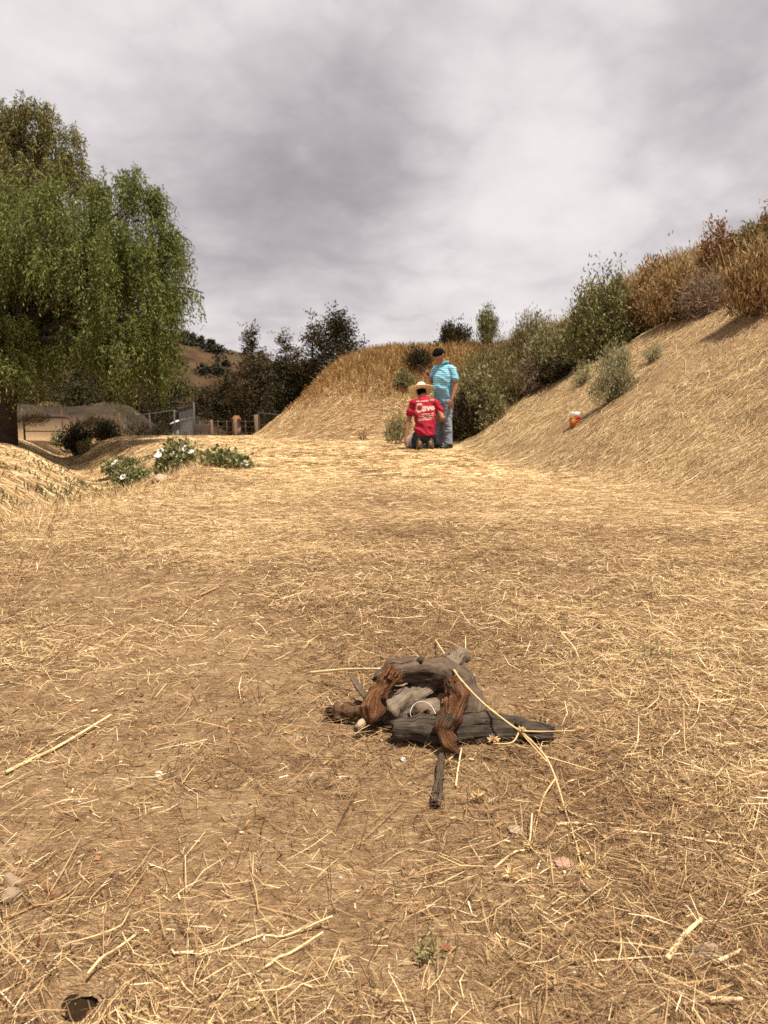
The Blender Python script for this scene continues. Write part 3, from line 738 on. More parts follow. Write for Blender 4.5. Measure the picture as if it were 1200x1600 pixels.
def lob(u, v, r, y, k=1.0, ky=1.0):
    p = W(u, v, y); s = r / 1200 * y; return (tuple(p), (s, s * ky, s * k))
# big weeping tree at the left edge
tb = Vector((-8.55, 17.4, 0)); tb.z = zg(tb.x, tb.y) - .05
root = empty('pepper_tree', tb, 'large weeping green tree with dark trunk at the left edge', 'tree')
lobes = [lob(30, 395, 95, 17.2), lob(118, 350, 66, 16.8), lob(190, 320, 46, 17.0), lob(205, 318, 42, 17.0, 1.2), lob(232, 395, 48, 16.8), lob(255, 402, 28, 16.6),
         lob(150, 430, 80, 16.4), lob(215, 475, 62, 16.6), lob(252, 492, 30, 16.8), lob(238, 540, 36, 17.0), lob(185, 540, 60, 16.3), lob(0, 520, 38, 16.0), lob(45, 440, 62, 16.5), lob(20, 580, 30, 16.2), lob(75, 520, 44, 17.6), lob(60, 470, 70, 19.0), lob(55, 500, 66, 18.3), lob(20, 560, 50, 18.3), lob(100, 540, 50, 18.3),
         lob(125, 560, 50, 17.2), lob(250, 560, 32, 16.8), lob(215, 585, 32, 16.6), lob(-90, 400, 120, 17.6), lob(-70, 540, 90, 17.0), lob(-190, 470, 110, 17.8), lob(110, 470, 90, 18.8), lob(190, 430, 80, 19.0), lob(200, 530, 60, 19)]
V, Fq = weeping(lobes, 11500, (.35, 1.0), .085, 25)
arr_obj('crown', V, Fq, pep, root)
P = curve_pts([tb, tb + Vector((.08, 0, 1.0)), tb + Vector((.25, -.1, 2.2)), tb + Vector((.1, -.1, 3.6))], 18)
MB().tube(P, lerp_list([.27, .2, .18, .15], 18), seg=14, rough=.25, seed=5).build('trunk', bark_m, root, True)
limbs(root, tb + Vector((.2, -.1, 2.2)), [Vector(l[0]) - Vector((0, 0, .1)) for l in lobes[:16]], .12, bark_m)
# one long low bough that reaches out to the right
P = curve_pts([W(225, 470, 16.8), W(265, 452, 16.7), W(292, 450, 16.6), W(318, 458, 16.6)], 20)
MB().tube(P, lerp_list([.035, .012], 20), seg=6).build('bough', bark_m, root, True)
parts = []
for k in range(46):
    a = np.array(P[int(3 + 16 * rng.random())]); n = 16; ln = rng.uniform(.25, .75); t = np.linspace(0, 1, n)
    q = a[None] + np.stack([t * rng.normal(.05, .06), t * rng.normal(0, .1), -t * ln], -1)
    dr = rng.normal(0, .5, (n, 3)) + np.array([0, 0, -.7]); dr /= np.linalg.norm(dr, axis=1)[:, None]
    parts.append(leaves(q, dr, .10, .026))
V, Fq = join_vf(parts); arr_obj('hanging_leaves', V, Fq, pep, root)
# taller darker tree behind it
tb = Vector((-12.3, 23.5, 0)); tb.z = zg(tb.x, tb.y) - .1
root = empty('rear_tree', tb, 'tall dark green tree rising behind the weeping tree', 'tree')
lobes = [lob(52, 205, 42, 23), lob(95, 235, 38, 23), lob(30, 250, 60, 23), lob(80, 280, 52, 22.6), lob(110, 290, 34, 22.6), lob(-20, 240, 60, 23.4), lob(-70, 290, 80, 23.6), lob(20, 310, 60, 22.8), lob(0, 185, 26, 23.3), lob(-60, 400, 90, 23.6)]
V, Fq = weeping(lobes, 3600, (.35, .95), .12, 18)
arr_obj('crown', V, Fq, pep2, root)
P = curve_pts([tb, tb + Vector((.2, 0, 2.5)), tb + Vector((.5, 0, 5)), W(50, 260, 23)], 16)
MB().tube(P, lerp_list([.35, .25, .16, .06], 16), seg=10, rough=.2, seed=8).build('trunk', bark_m, root, True)
limbs(root, P[9], [l[0] for l in lobes[:9]], .08, bark_m)

def shrub(name, label, base, size, m, nst=60, per=26, leaf=.05, asp=.35, spread=1.0, up=.5, stems=True, cat='shrub', group=None, part='foliage', tuft=.12, flowers=None, low=.15, sm=None, bare=.25):
    """bush of arching stems that carry leaves on their outer part; size = (half width x, half width y, height)"""
    base = Vector(base)
    root = empty(name, base, label, cat, group)
    n = nst; a = rng.uniform(0, 2 * math.pi, n); el = rng.uniform(low, 1.0, n)
    R_ = np.array(size); th = np.arccos(el * .999)
    d = np.stack([np.cos(a) * np.sin(th) * R_[0], np.sin(a) * np.sin(th) * R_[1], el * R_[2]], -1) * (rng.uniform(.72, 1.08, n))[:, None]
    A = np.array(base)[None] + np.stack([np.cos(a), np.sin(a), 0 * a], -1) * rng.uniform(0, .22, n)[:, None] * R_[0]
    C = np.array(base)[None] + d; B = A * .45 + C * .55 + np.array([0, 0, 1.0]) * (R_[2] * .22 * up * 2)
    if stems:
        S_ = bez(A, B, C, 6); ss = np.cross(S_[:, -1] - S_[:, 0], np.array([0, 1.0, .2])); ss /= np.linalg.norm(ss, axis=1)[:, None] + 1e-9
        V1, F1 = ribbons(S_, np.full(n, max(.010, .018 * R_[2])), ss, [1, .9, .8, .6, .45, .25])
        V2, F2 = ribbons(S_, np.full(n, max(.010, .018 * R_[2])), np.cross(ss, [0, .3, 1.0]), [1, .9, .8, .6, .45, .25])
        V1, F1 = join_vf([(V1, F1), (V2, F2)])
        arr_obj('stems', V1, F1, sm or twig_m, root)
    # side sprigs carrying leaves
    P = bez(A, B, C, 40)
    k = (bare + (1.02 - bare) * rng.random((n, per)) ** .8)
    q = P[np.arange(n)[:, None], np.clip((k * 39).astype(int), 0, 39)].reshape(-1, 3)
    q = q + rng.normal(0, tuft, q.shape) * R_[None] * .55
    q[:, 2] = np.maximum(q[:, 2], base.z + .0)
    D = (q - np.array(base)[None]); D /= np.linalg.norm(D, axis=1)[:, None] + 1e-9
    reps = 3
    q = np.repeat(q, reps, 0) + rng.normal(0, leaf * .7, (len(q) * reps, 3)); D = np.repeat(D, reps, 0)
    D = D * .5 * spread + rng.normal(0, .5, D.shape) + np.array([0, 0, up]); D /= np.linalg.norm(D, axis=1)[:, None]
    V1, F1 = leaves(q, D, rng.uniform(leaf * .6, leaf * 1.4, len(q)), leaf * asp)
    arr_obj(part, V1, F1, m, root)
    if flowers:
        fm, nf, fs = flowers
        kk = rng.integers(0, n, nf); q = C[kk] + rng.normal(0, .10, (nf, 3)) * R_[None] + np.array([0, 0, .02])
        parts = []
        for j in range(nf):
            c8 = 5; dd = unit(c8); dd[:, 2] = abs(dd[:, 2]); parts.append(leaves(np.tile(q[j], (c8, 1)), dd, fs, fs * .6))
        V1, F1 = join_vf(parts); arr_obj('flowers', V1, F1, fm, root)
    return root
G = lambda *s: list(s)
green = leafmat('bush_leaf', [(0, (0.061, 0.064, 0.025)), (.4, (0.151, 0.151, 0.055)), (.8, (0.288, 0.273, 0.106)), (1, (0.467, 0.403, 0.179))], .2, patch=3)
sage = leafmat('sage_leaf', [(0, (0.150, 0.146, 0.074)), (.5, (0.299, 0.279, 0.144)), (1, (0.510, 0.458, 0.259))], .2)
sage_dk = leafmat('grey_green_leaf', [(0, (0.106, 0.102, 0.047)), (.5, (0.251, 0.228, 0.103)), (1, (0.504, 0.427, 0.210))], .2, patch=2.5)
olive = leafmat('olive_brush_leaf', [(0, (0.100, 0.083, 0.032)), (.5, (0.226, 0.182, 0.073)), (1, (0.406, 0.314, 0.134))], .2, patch=2.5)
dark = leafmat('dark_bush_leaf', [(0, (0.016, 0.014, 0.006)), (.6, (0.046, 0.036, 0.015)), (1, (0.102, 0.075, 0.031))], .15)
tan_br = leafmat('tan_brush_leaf', [(0, (.10, .07, .032)), (.5, (.25, .18, .085)), (1, (.42, .32, .17))], .2, patch=2.5)
brown = leafmat('dry_brown_leaf', [(0, (0.115, 0.063, 0.025)), (.4, (0.287, 0.171, 0.068)), (.8, (0.483, 0.313, 0.138)), (1, (0.644, 0.454, 0.228))], .2, patch=2)
rust = leafmat('rusty_seed_leaf', [(0, (0.096, 0.050, 0.021)), (.5, (0.252, 0.132, 0.053)), (1, (0.432, 0.242, 0.104))], .2)
greytw = leafmat('grey_dead_twig', [(0, (0.111, 0.073, 0.046)), (.6, (0.247, 0.173, 0.110)), (1, (0.403, 0.300, 0.198))], .05)
white_fl = leafmat('white_petal', [(0, (.62, .56, .48)), (1, (.82, .79, .74))], .25)
cream_fl = leafmat('cream_pink_floret', [(0, (.40, .28, .20)), (1, (.66, .52, .40))], .2)
def gp(u, v, y, dz=0):
    """point on the ground under photo pixel column u at distance y"""
    d = pix(u, v); x = d.x / d.y * y; return Vector((x, y, zg(x, y) - .03 + dz))
def px2(n, y): return n / 1200 * y
def bush(name, label, u, vtop, wpx, y, m, **k):
    """bush standing at column u, distance y, whose top is seen at vtop and which is wpx wide"""
    vb = k.pop('vb', None)
    if vb: b = on_ground(u, vb, 7, 30); b.z -= .03; y = b.y
    else: b = gp(u, 600, y)
    top = W(u, vtop, y).z; h = max(.15, top - b.z); hw = px2(wpx, y) / 2
    return shrub(name, label, b, (hw, k.pop('depth', hw), h), m, **k)
# --- on the right hand bank
bush('bush', 'big dense dark green bush standing out halfway up the bank', 938, 420, 118, 14.8, green, vb=562, nst=130, per=44, leaf=.075, asp=.34, low=-.05, tuft=.15)
bush('bush', 'low dark green bush hanging under the big green bush', 905, 500, 76, 14.3, green, vb=566, nst=80, per=30, leaf=.07, asp=.3, low=0)
bush('bush', 'dark tangled brush left of the big green bush', 856, 508, 84, 15.2, sage_dk, vb=592, nst=100, per=34, leaf=.07, asp=.28, low=0)
bush('bush', 'olive brush with tan tops on the skyline above grey-green bushes', 832, 492, 92, 17.6, olive, nst=110, per=34, leaf=.085, asp=.2, up=.9)
bush('bush', 'feathery olive bush on the slope behind the standing man', 768, 540, 110, 17.0, olive, nst=120, per=36, leaf=.085, asp=.2, up=.8)
bush('bush', 'rounded grey-green sage bush beside the standing man', 748, 576, 92, 15.2, sage_dk, vb=668, nst=120, per=38, leaf=.075, asp=.3, low=0)
bush('bush', 'dark low bush at the foot of the bank beside standing man', 726, 610, 56, 14.9, dark, vb=684, nst=70, per=30, leaf=.07, asp=.35, low=0)
bush('buckwheat', 'bushy plant with pale pinkish flower heads by the grey-green bushes', 796, 572, 66, 14.5, sage_dk, vb=622, nst=60, per=22, leaf=.05, flowers=(cream_fl, 190, .040), low=0, cat='shrub')
bush('dead_shrub', 'grey dead twiggy shrub right of the pale flower heads', 822, 566, 46, 14.4, greytw, vb=618, nst=60, per=22, leaf=.10, asp=.09, up=.3)
bush('bush', 'dark bush at the shaded edge of the mown slope', 872, 560, 70, 14.2, dark, vb=592, nst=60, per=28, leaf=.07, low=0)
bush('bush', 'dark rounded bush on the skyline above the standing man', 708, 506, 66, 21.5, dark, nst=100, per=30, leaf=.085, low=0)
bush('bush', 'upright spindly dark bush on the skyline right of standing man', 760, 484, 50, 20.5, green, nst=44, per=24, leaf=.09, asp=.2, up=1.2, low=.45)
bush('bush', 'small dark upright bush in the tawny grass behind the men', 652, 548, 40, 19.6, dark, nst=40, per=22, leaf=.10, asp=.2, up=1.0, low=.2)
bush('bush', 'small grey-green bush low in the tawny grass', 632, 578, 30, 19.0, sage_dk, nst=36, per=18, leaf=.07)
bush('sagebrush', 'pale grey-green sagebrush alone on the mown slope', 958, 540, 76, 9.6, sage, vb=628, nst=90, per=26, leaf=.038, asp=.3, up=1.0, low=-.05, tuft=.10, bare=.03, cat='shrub')
bush('sagebrush', 'faint small sage sprig right of the lone sagebrush', 1018, 538, 34, 10.0, sage, vb=566, nst=24, per=12, leaf=.035, asp=.25, up=1.0, tuft=.08, cat='shrub')
bush('sagebrush', 'drooping pale sage sprig left of the lone sagebrush', 910, 562, 36, 10.6, sage, vb=602, nst=24, per=16, leaf=.04, asp=.3, up=.5, tuft=.08, cat='shrub')
for i, (u, vt, w_, y_) in enumerate(((868, 496, 70, 18.5), (800, 506, 70, 19.0), (745, 536, 60, 18.2), (790, 548, 70, 16.2))):
    bush('bush', ['olive brush on the skyline touching the big green bush', 'tan-topped olive brush on the skyline left of centre bank', 'low olive brush under the spindly skyline bush', 'olive brush above the pale flower heads'][i], u, vt + 14, w_, y_, [tan_br, tan_br, olive, olive][i], nst=70, per=24, leaf=.085, asp=.2, up=.9, low=0)
# dry brown weeds along the top of the bank
bush('weed_clump', 'rusty brown weed clump on the skyline right of the big bush', 1020, 392, 100, 14.6, brown, nst=90, per=26, leaf=.085, asp=.3, low=0)
bush('weed_clump', 'dense golden brown weeds below the rusty weed clump', 1050, 420, 100, 13.6, brown, vb=500, nst=110, per=28, leaf=.085, asp=.2, up=.9, low=0)
bush('weed_clump', 'reddish seed-headed weed at the crest near the right edge', 1108, 350, 76, 13.6, rust, nst=70, per=26, leaf=.06, asp=.5, low=.05)
bush('bush', 'olive green bush on the crest at the right edge', 1172, 350, 90, 13.4, olive, nst=110, per=34, leaf=.065, asp=.4, low=0)
bush('weed_clump', 'red-brown weeds topping the bush at the right edge', 1192, 322, 60, 13.4, rust, nst=50, per=20, leaf=.06, asp=.45)
bush('dead_shrub', 'grey-purple dead shrub at the top edge of the mown slope', 1098, 428, 78, 12.5, greytw, vb=492, nst=120, per=20, leaf=.12, asp=.07, up=.25, low=0)
bush('weed_clump', 'orange-brown dry weed clump at the right edge', 1178, 388, 90, 12.2, brown, vb=490, nst=110, per=30, leaf=.085, asp=.16, up=.9, low=0)
bush('weed_clump', 'tan weed clump between dead shrub and big green bush', 1005, 450, 60, 13.6, brown, vb=520, nst=70, per=22, leaf=.08, asp=.14, up=1.0, low=.1)
# spiky plant behind the kneeling man and a dead plant on the track edge
bush('spiky_plant', 'spiky grey-green rosette left of the kneeling man', 622, 652, 30, 15.4, sage_dk, nst=44, per=8, leaf=.13, asp=.12, up=.6, low=.05, cat='plant', tuft=.05, stems=False)
bush('dead_plant', 'small dead brown twig clump on the ground left of the men', 566, 664, 22, 17.0, rust, nst=14, per=5, leaf=.07, asp=.14, up=.6, low=.1, cat='plant')
# --- ditch plants on the left
datura = leafmat('datura_leaf', [(0, (0.082, 0.087, 0.033)), (.5, (0.184, 0.179, 0.071)), (1, (0.349, 0.318, 0.145))], .2)
def dplant(label, u, v, w_, h_, y, nfl, seed):
    p = on_ground(u, v, 4, 30); y = p.y; hw = px2(w_, y) / 2
    r = shrub('datura_plant', label, p, (hw, hw * .9, px2(h_, y)), datura, nst=64, per=14, leaf=.062, asp=.6, low=0, cat='plant', group='white-flowered plants by the ditch', tuft=.12, up=.25)
    rr = random.Random(seed)
    for i in range(nfl):
        a = rr.uniform(3.4, 6.0); k = rr.uniform(.45, .95)
        c = Vector((p.x + math.cos(a) * hw * k, p.y + math.sin(a) * hw * .8 * k, p.z + px2(h_, y) * rr.uniform(.55, 1.0) * (1.15 - .6 * k)))
        mb = MB(); mb.lathe((0, 0, 0), [(.006, -.05), (.012, -.02), (.030, .005), (.052, .018), (.050, .021), (.026, .010), (.004, -.02)], 10)
        M_ = Matrix.Rotation(rr.uniform(.4, 1.0), 3, 'X') @ Matrix.Rotation(rr.uniform(-.5, .5), 3, 'Y')
        mb.V = [tuple(c + M_ @ Vector(q)) for q in mb.V]
        mb.build('flower', white_fl, r, True)
dplant('largest white-flowered leafy plant on the ditch bank', 282, 739, 80, 48, 12.6, 6, 1)
dplant('white-flowered leafy plant right of the largest one by track', 352, 731, 74, 19, 10.6, 2, 2)
dplant('low leafy plant left of the largest white-flowered plant', 200, 735, 76, 16, 12.2, 2, 3)
dplant('leafy plant trailing below the low one in the ditch', 212, 752, 80, 15, 10.9, 2, 4)
bush('pale_plant', 'pale silvery plant in the shade under the weeping tree', 92, 676, 24, 15.2, sage, vb=694, nst=26, per=9, leaf=.09, asp=.4, up=.3, cat='plant')
bush('weed', 'yellow-green weed at the shaded bend of the ditch', 135, 690, 34, 14.2, leafmat('yellow_weed_leaf', [(0, (.12, .10, .03)), (1, (.30, .24, .08))], .2), vb=708, nst=36, per=10, leaf=.06, cat='plant')
n = 5200
x = rng.normal(-4.0, .75, n); y = rng.uniform(8.0, 14.5, n); x = x - .26 * np.maximum(y - 11, 0); g = zt(x, y)
k = rng.random(n) < sstep(.40, .62, fbm(x * 1.3, y * 1.3, 121)); x, y, g = x[k], y[k], g[k]; n = len(x)
C0 = np.stack([x, y, g], -1); D0 = rng.normal(0, .5, (n, 3)) + np.array([0, 0, .7]); D0 /= np.linalg.norm(D0, axis=1)[:, None]
V, Fq = leaves(C0, D0, rng.uniform(.05, .13, n), .022)
tag(arr_obj('weeds', V, Fq, leafmat('ditch_weed_leaf', [(0, (.07, .075, .03)), (.6, (.16, .155, .065)), (1, (.28, .24, .11))], .2)), 'low green weeds creeping along the bottom of the ditch', 'weeds', kind='stuff')
bush('dark_brush', 'dark brown brush clump left in shade beyond the ditch', 118, 656, 60, 20.5, dark, nst=50, per=20, leaf=.08, cat='shrub')
bush('dark_brush', 'dark brush clump right in shade beyond the ditch', 162, 658, 50, 21.5, dark, nst=50, per=20, leaf=.08, cat='shrub')
for i, (u, w_, vt, y_) in enumerate(((50, 60, 640, 40), (140, 70, 644, 39.5), (215, 50, 646, 39), (245, 40, 652, 38.5), (75, 40, 636, 43), (165, 50, 634, 43.5))):
    bush('low_scrub', ['low dark scrub at the foot of spoil heap beside trunk', 'low dark scrub at the foot of spoil heap behind pipe gate', 'low dark scrub at the foot of spoil heap behind wire fence', 'small scrub at the right end of the spoil heap', 'tan scrub on top of the spoil heap at left', 'tan scrub on top of the spoil heap at middle'][i], u, vt + 8, w_, y_, dark if i < 4 else tan_br, nst=36, per=14, leaf=.12, low=0, group='scrub around the spoil heap')
# small green weed in the foreground and sprig on the right
p = on_ground(670, 1500)
shrub('green_weed', 'small green weed among straw in the near foreground', (p.x, p.y, p.z), (.014, .012, .016), datura, nst=9, per=3, leaf=.009, asp=.5, low=.1, cat='weed', stems=False)
p = on_ground(1015, 1040)
shrub('green_weed', 'thin green grassy sprig at the right of the woodpile', (p.x, p.y, p.z), (.09, .07, .05), sage_dk, nst=9, per=3, leaf=.022, asp=.2, low=.1, cat='weed', stems=False)

# --- tall tawny grass on the mound and along the bank top
def tall_grass(x, y, h0, h1, w0, w1, m, name, label, lean=.3, head=True):
    n = len(x); g = zt(x, y, False); h = rng.uniform(h0, h1, n) * np.clip(.25 + .75 * sstep(.7, 2.0, g), 0, 1)
    ln = rng.normal(0, lean, (n, 2)); P0 = np.stack([x, y, g - .02], -1)
    P2 = P0 + np.stack([ln[:, 0] * h, ln[:, 1] * h, h], -1); P1 = P0 + np.stack([ln[:, 0] * h * .3, ln[:, 1] * h * .3, h * .6], -1)
    a = rng.uniform(-.9, .9, n)
    V, Fq = ribbons(np.stack([P0, P1, P2], 1), rng.uniform(w0, w1, n), np.stack([np.cos(a), np.sin(a), 0 * a], -1), [.8, .8, 1.0 if head else .3])
    return tag(arr_obj(name, V, Fq, m), label, 'grass', kind='stuff')
tawny = leafmat('tawny_grass', [(0, (0.187, 0.097, 0.035)), (.35, (0.341, 0.193, 0.069)), (.75, (0.495, 0.303, 0.119)), (1, (0.638, 0.440, 0.216))], .25, patch=1.2)
n = 90000
x = rng.uniform(-4.2, 5.5, n); y = rng.uniform(17.2, 29, n)
s0 = zt(x, y, False); k = inside(x, y, BANK) & (rng.random(len(x)) < sstep(.35, 1.25, s0 + .9 * (fbm(x * .8, y * .8, 131) - .5))); x, y, s0 = x[k], y[k], s0[k]
k = rng.random(len(x)) < np.where(y < 23.5, 1, .45) * (.35 + fbm(x * .9, y * .9, 141)); x, y = x[k], y[k]
tall_grass(x, y, .14, .46, .007, .016, tawny, 'tall_grass', 'tall tawny dry grass covering the mound behind the men')
n = 42000
x = rng.uniform(2.4, 12, n); y = rng.uniform(11, 24, n); s0 = zt(x, y, False)
k = (s0 > 2.35 + .8 * (fbm(x * .9, y * .9, 151) - .5) + .35 * sstep(14, 11, y)) & inside(x, y, BANK) & (x < .62 * y + .8) & ((x > .27 * y) | (rng.random(len(x)) < .25)); x, y = x[k], y[k]
tall_grass(x, y, .25, .75, .007, .015, leafmat('bank_top_grass', [(0, (0.156, 0.102, 0.043)), (.4, (0.324, 0.222, 0.098)), (.8, (0.504, 0.360, 0.174)), (1, (0.660, 0.516, 0.288))], .25, patch=1.5), 'bank_grass', 'tall brown and tan dry grass along the top of the bank')
# tall single stalks at the right edge
for i, (u, v0, v1, y_) in enumerate(((1138, 470, 382, 12.4), (1146, 480, 398, 12.2), (1155, 470, 386, 12.3))):
    b = gp(u, v0, y_); t = W(u - 14 + 6 * i, v1, y_)
    tag(MB().tube(curve_pts([b, b.lerp(t, .5) + Vector((.05, 0, 0)), t], 10), lerp_list([.012, .005], 10), seg=5).build('dry_stalk', m_pale, None), ['tallest pale dry stalk by the dead shrub near the right edge', 'shorter pale dry stalk leaning right of the tallest one', 'third pale dry stalk before the orange-brown weeds'][i], 'stalk')

# --- trees further off
def tree(name, label, u, vtop, wpx, y, m, vbase=None, crown_lo=.25, n=9000, leaf=.16, asp=.45, trunk=.10, group=None, lobes_n=16, gap=.75, seed=0):
    rr = np.random.default_rng(seed + 50)
    x_ = pix(u, 600).x / pix(u, 600).y * y; zb = zg(x_, y) if y < 84 else hz(x_, y); zt_ = W(u, vtop, y).z; h = zt_ - zb; hw = px2(wpx, y) / 2
    root = empty(name, (x_, y, zb), label, 'tree', group)
    b = Vector((x_, y, zb - .1))
    MB().tube(curve_pts([b, b + Vector((.1, 0, h * .4)), b + Vector((-.05, .1, h * .9))], 14), lerp_list([trunk, trunk * .7, trunk * .15], 14), seg=8, rough=.15).build('trunk', bark_m, root, True)
    parts = []; tips = []
    for i in range(lobes_n):
        f = crown_lo + (1 - crown_lo) * (i + .5) / lobes_n; prof = math.sin(math.pi * min(1, (f - crown_lo) / (1 - crown_lo) * .78 + .22)) ** .6
        c = np.array([x_, y, zb + f * h * .93]) + np.array([rr.normal(0, .55) * hw * prof, rr.normal(0, .5) * hw * prof, 0])
        tips.append(c); r = np.array([hw * .42, hw * .42, h * .09]) * rr.uniform(.7, 1.25)
        k = n // lobes_n; q = c[None] + rng.normal(0, gap * .62, (k, 3)) * r[None]
        # sprays: leaves gather along short twigs
        tw = rng.normal(0, .7, (k // 9 + 1, 3)) * r[None] + c[None]
        q = tw[rng.integers(0, len(tw), k)] + rng.normal(0, .13 * hw, (k, 3)) * np.array([1, 1, .8])
        D = rng.normal(0, .6, (k, 3)) + np.array([0, 0, -.1]); D /= np.linalg.norm(D, axis=1)[:, None]
        parts.append(leaves(q, D, rng.uniform(leaf * .6, leaf * 1.3, k), leaf * asp))
    V, Fq = join_vf(parts); arr_obj('crown', V, Fq, m, root)
    for i in range(0, lobes_n, 2):
        f = max(.12, (tips[i][2] - zb) / h - .18); s_ = b + Vector((0, 0, f * h))
        MB().tube([s_, s_.lerp(Vector(tips[i]), .5) + Vector((0, 0, .1)), Vector(tips[i])], [trunk * .4, trunk * .25, trunk * .08], seg=5).build('limb', bark_m, root, True)
    return root
tleaf = leafmat('oak_leaf', [(0, (0.011, 0.010, 0.004)), (.5, (0.031, 0.027, 0.010)), (1, (0.073, 0.059, 0.023))], .2)
tleaf2 = leafmat('brown_green_leaf', [(0, (0.019, 0.012, 0.005)), (.5, (0.049, 0.034, 0.011)), (1, (0.104, 0.073, 0.026))], .2)
TG = 'trees beyond the mound'
tree('slender_tree', 'slender wispy tree rising left of the mound', 396, 502, 40, 50, tleaf2, crown_lo=.35, n=3200, leaf=.17, lobes_n=12, gap=.7, group=TG, seed=1)
tree('brown_tree', 'broad brown-green tree below the slender wispy tree', 400, 552, 66, 47, tleaf2, crown_lo=.08, n=9000, leaf=.17, lobes_n=18, group=TG, seed=2)
tree('brown_tree', 'brown-green tree at the right of the hillside foot', 366, 580, 40, 54, tleaf2, crown_lo=.08, n=6000, leaf=.18, lobes_n=14, group=TG, seed=3)
tree('loose_tree', 'loose pale tree just left of the tall tree behind mound', 448, 520, 44, 44, tleaf2, crown_lo=.3, n=3000, leaf=.16, lobes_n=12, group=TG, seed=4)
tree('loose_tree', 'olive leafy tree left of the tallest one behind mound', 489, 500, 54, 42, tleaf2, crown_lo=.3, n=5200, leaf=.16, lobes_n=14, group=TG, seed=5)
tree('tall_tree', 'tallest dark tree with open crown behind the mound', 526, 486, 66, 41, tleaf, crown_lo=.35, n=5600, leaf=.17, lobes_n=16, group=TG, seed=6)
tree('dark_tree', 'dark dense low tree behind the mound edge', 452, 560, 70, 43, tleaf, crown_lo=.05, n=8000, leaf=.18, lobes_n=16, group=TG, seed=7)
tree('dark_tree', 'dark dense low tree under the tallest tree', 500, 556, 60, 44, tleaf, crown_lo=.05, n=6000, leaf=.18, lobes_n=14, group=TG, seed=8)
DG = 'dark trees behind the spoil heap'
for i, (u, vt, w_, y_) in enumerate(((40, 596, 110, 56), (120, 600, 90, 58), (190, 596, 100, 57), (255, 592, 90, 60), (318, 606, 80, 66), (352, 610, 60, 62), (-50, 590, 120, 56))):
    tree('dark_tree', ['dark tree behind the spoil heap beside the trunk of weeping tree', 'dark tree behind the middle of the spoil heap', 'dark tree behind the right half of the spoil heap', 'dark tree behind the fence corner panel', 'dark tree behind the white pickup', 'dark tree behind the red-capped post', 'dark tree at the far left edge behind weeping tree trunk'][i], u, vt, w_, y_, tleaf if i % 2 else tleaf2, crown_lo=.02, n=7500, leaf=.22, lobes_n=14, group=DG, seed=20 + i)
RG = 'small trees on the hill crest'
for i, (u, vt, w_, y_) in enumerate(((292, 518, 16, 121), (302, 521, 16, 122), (316, 526, 14, 120), (331, 530, 13, 119))):
    tree('crest_tree', ['leftmost small dark tree on the hill crest', 'second small dark tree from left on the hill crest', 'third small dark tree from left on the hill crest', 'small dark tree standing alone on the hill crest at right'][i], u, vt, w_, y_, tleaf, crown_lo=.05, n=1400, leaf=.3, lobes_n=8, group=RG, seed=40 + i)
# chaparral on the hill
n = 2000; parts = []
hxs = rng.uniform(-70, 20, n); hys = rng.uniform(86, 126, n)
keep = fbm(hxs * .09, hys * .09, 161, 3) > .38 + .08 * sstep(95, 118, hys)
for x_, y_ in zip(hxs[keep], hys[keep]):
    z_ = hz(x_, y_); s_ = rng.uniform(.7, 1.7); k = 60
    q = unit(k) * s_ * np.array([1, 1, .75]) * rng.uniform(.5, 1.05, (k, 1)); q[:, 2] = np.abs(q[:, 2]); q += np.array([x_, y_, z_])
    parts.append(leaves(q, unit(k), rng.uniform(.35, .75, k), .34))
V, Fq = join_vf(parts)
tag(arr_obj('chaparral', V, Fq, leafmat('chaparral_leaf', [(0, (0.009, 0.010, 0.005)), (.6, (0.026, 0.026, 0.013)), (1, (0.053, 0.050, 0.026))], .1)), 'dark green chaparral covering the far hillside', 'scrub', kind='stuff')
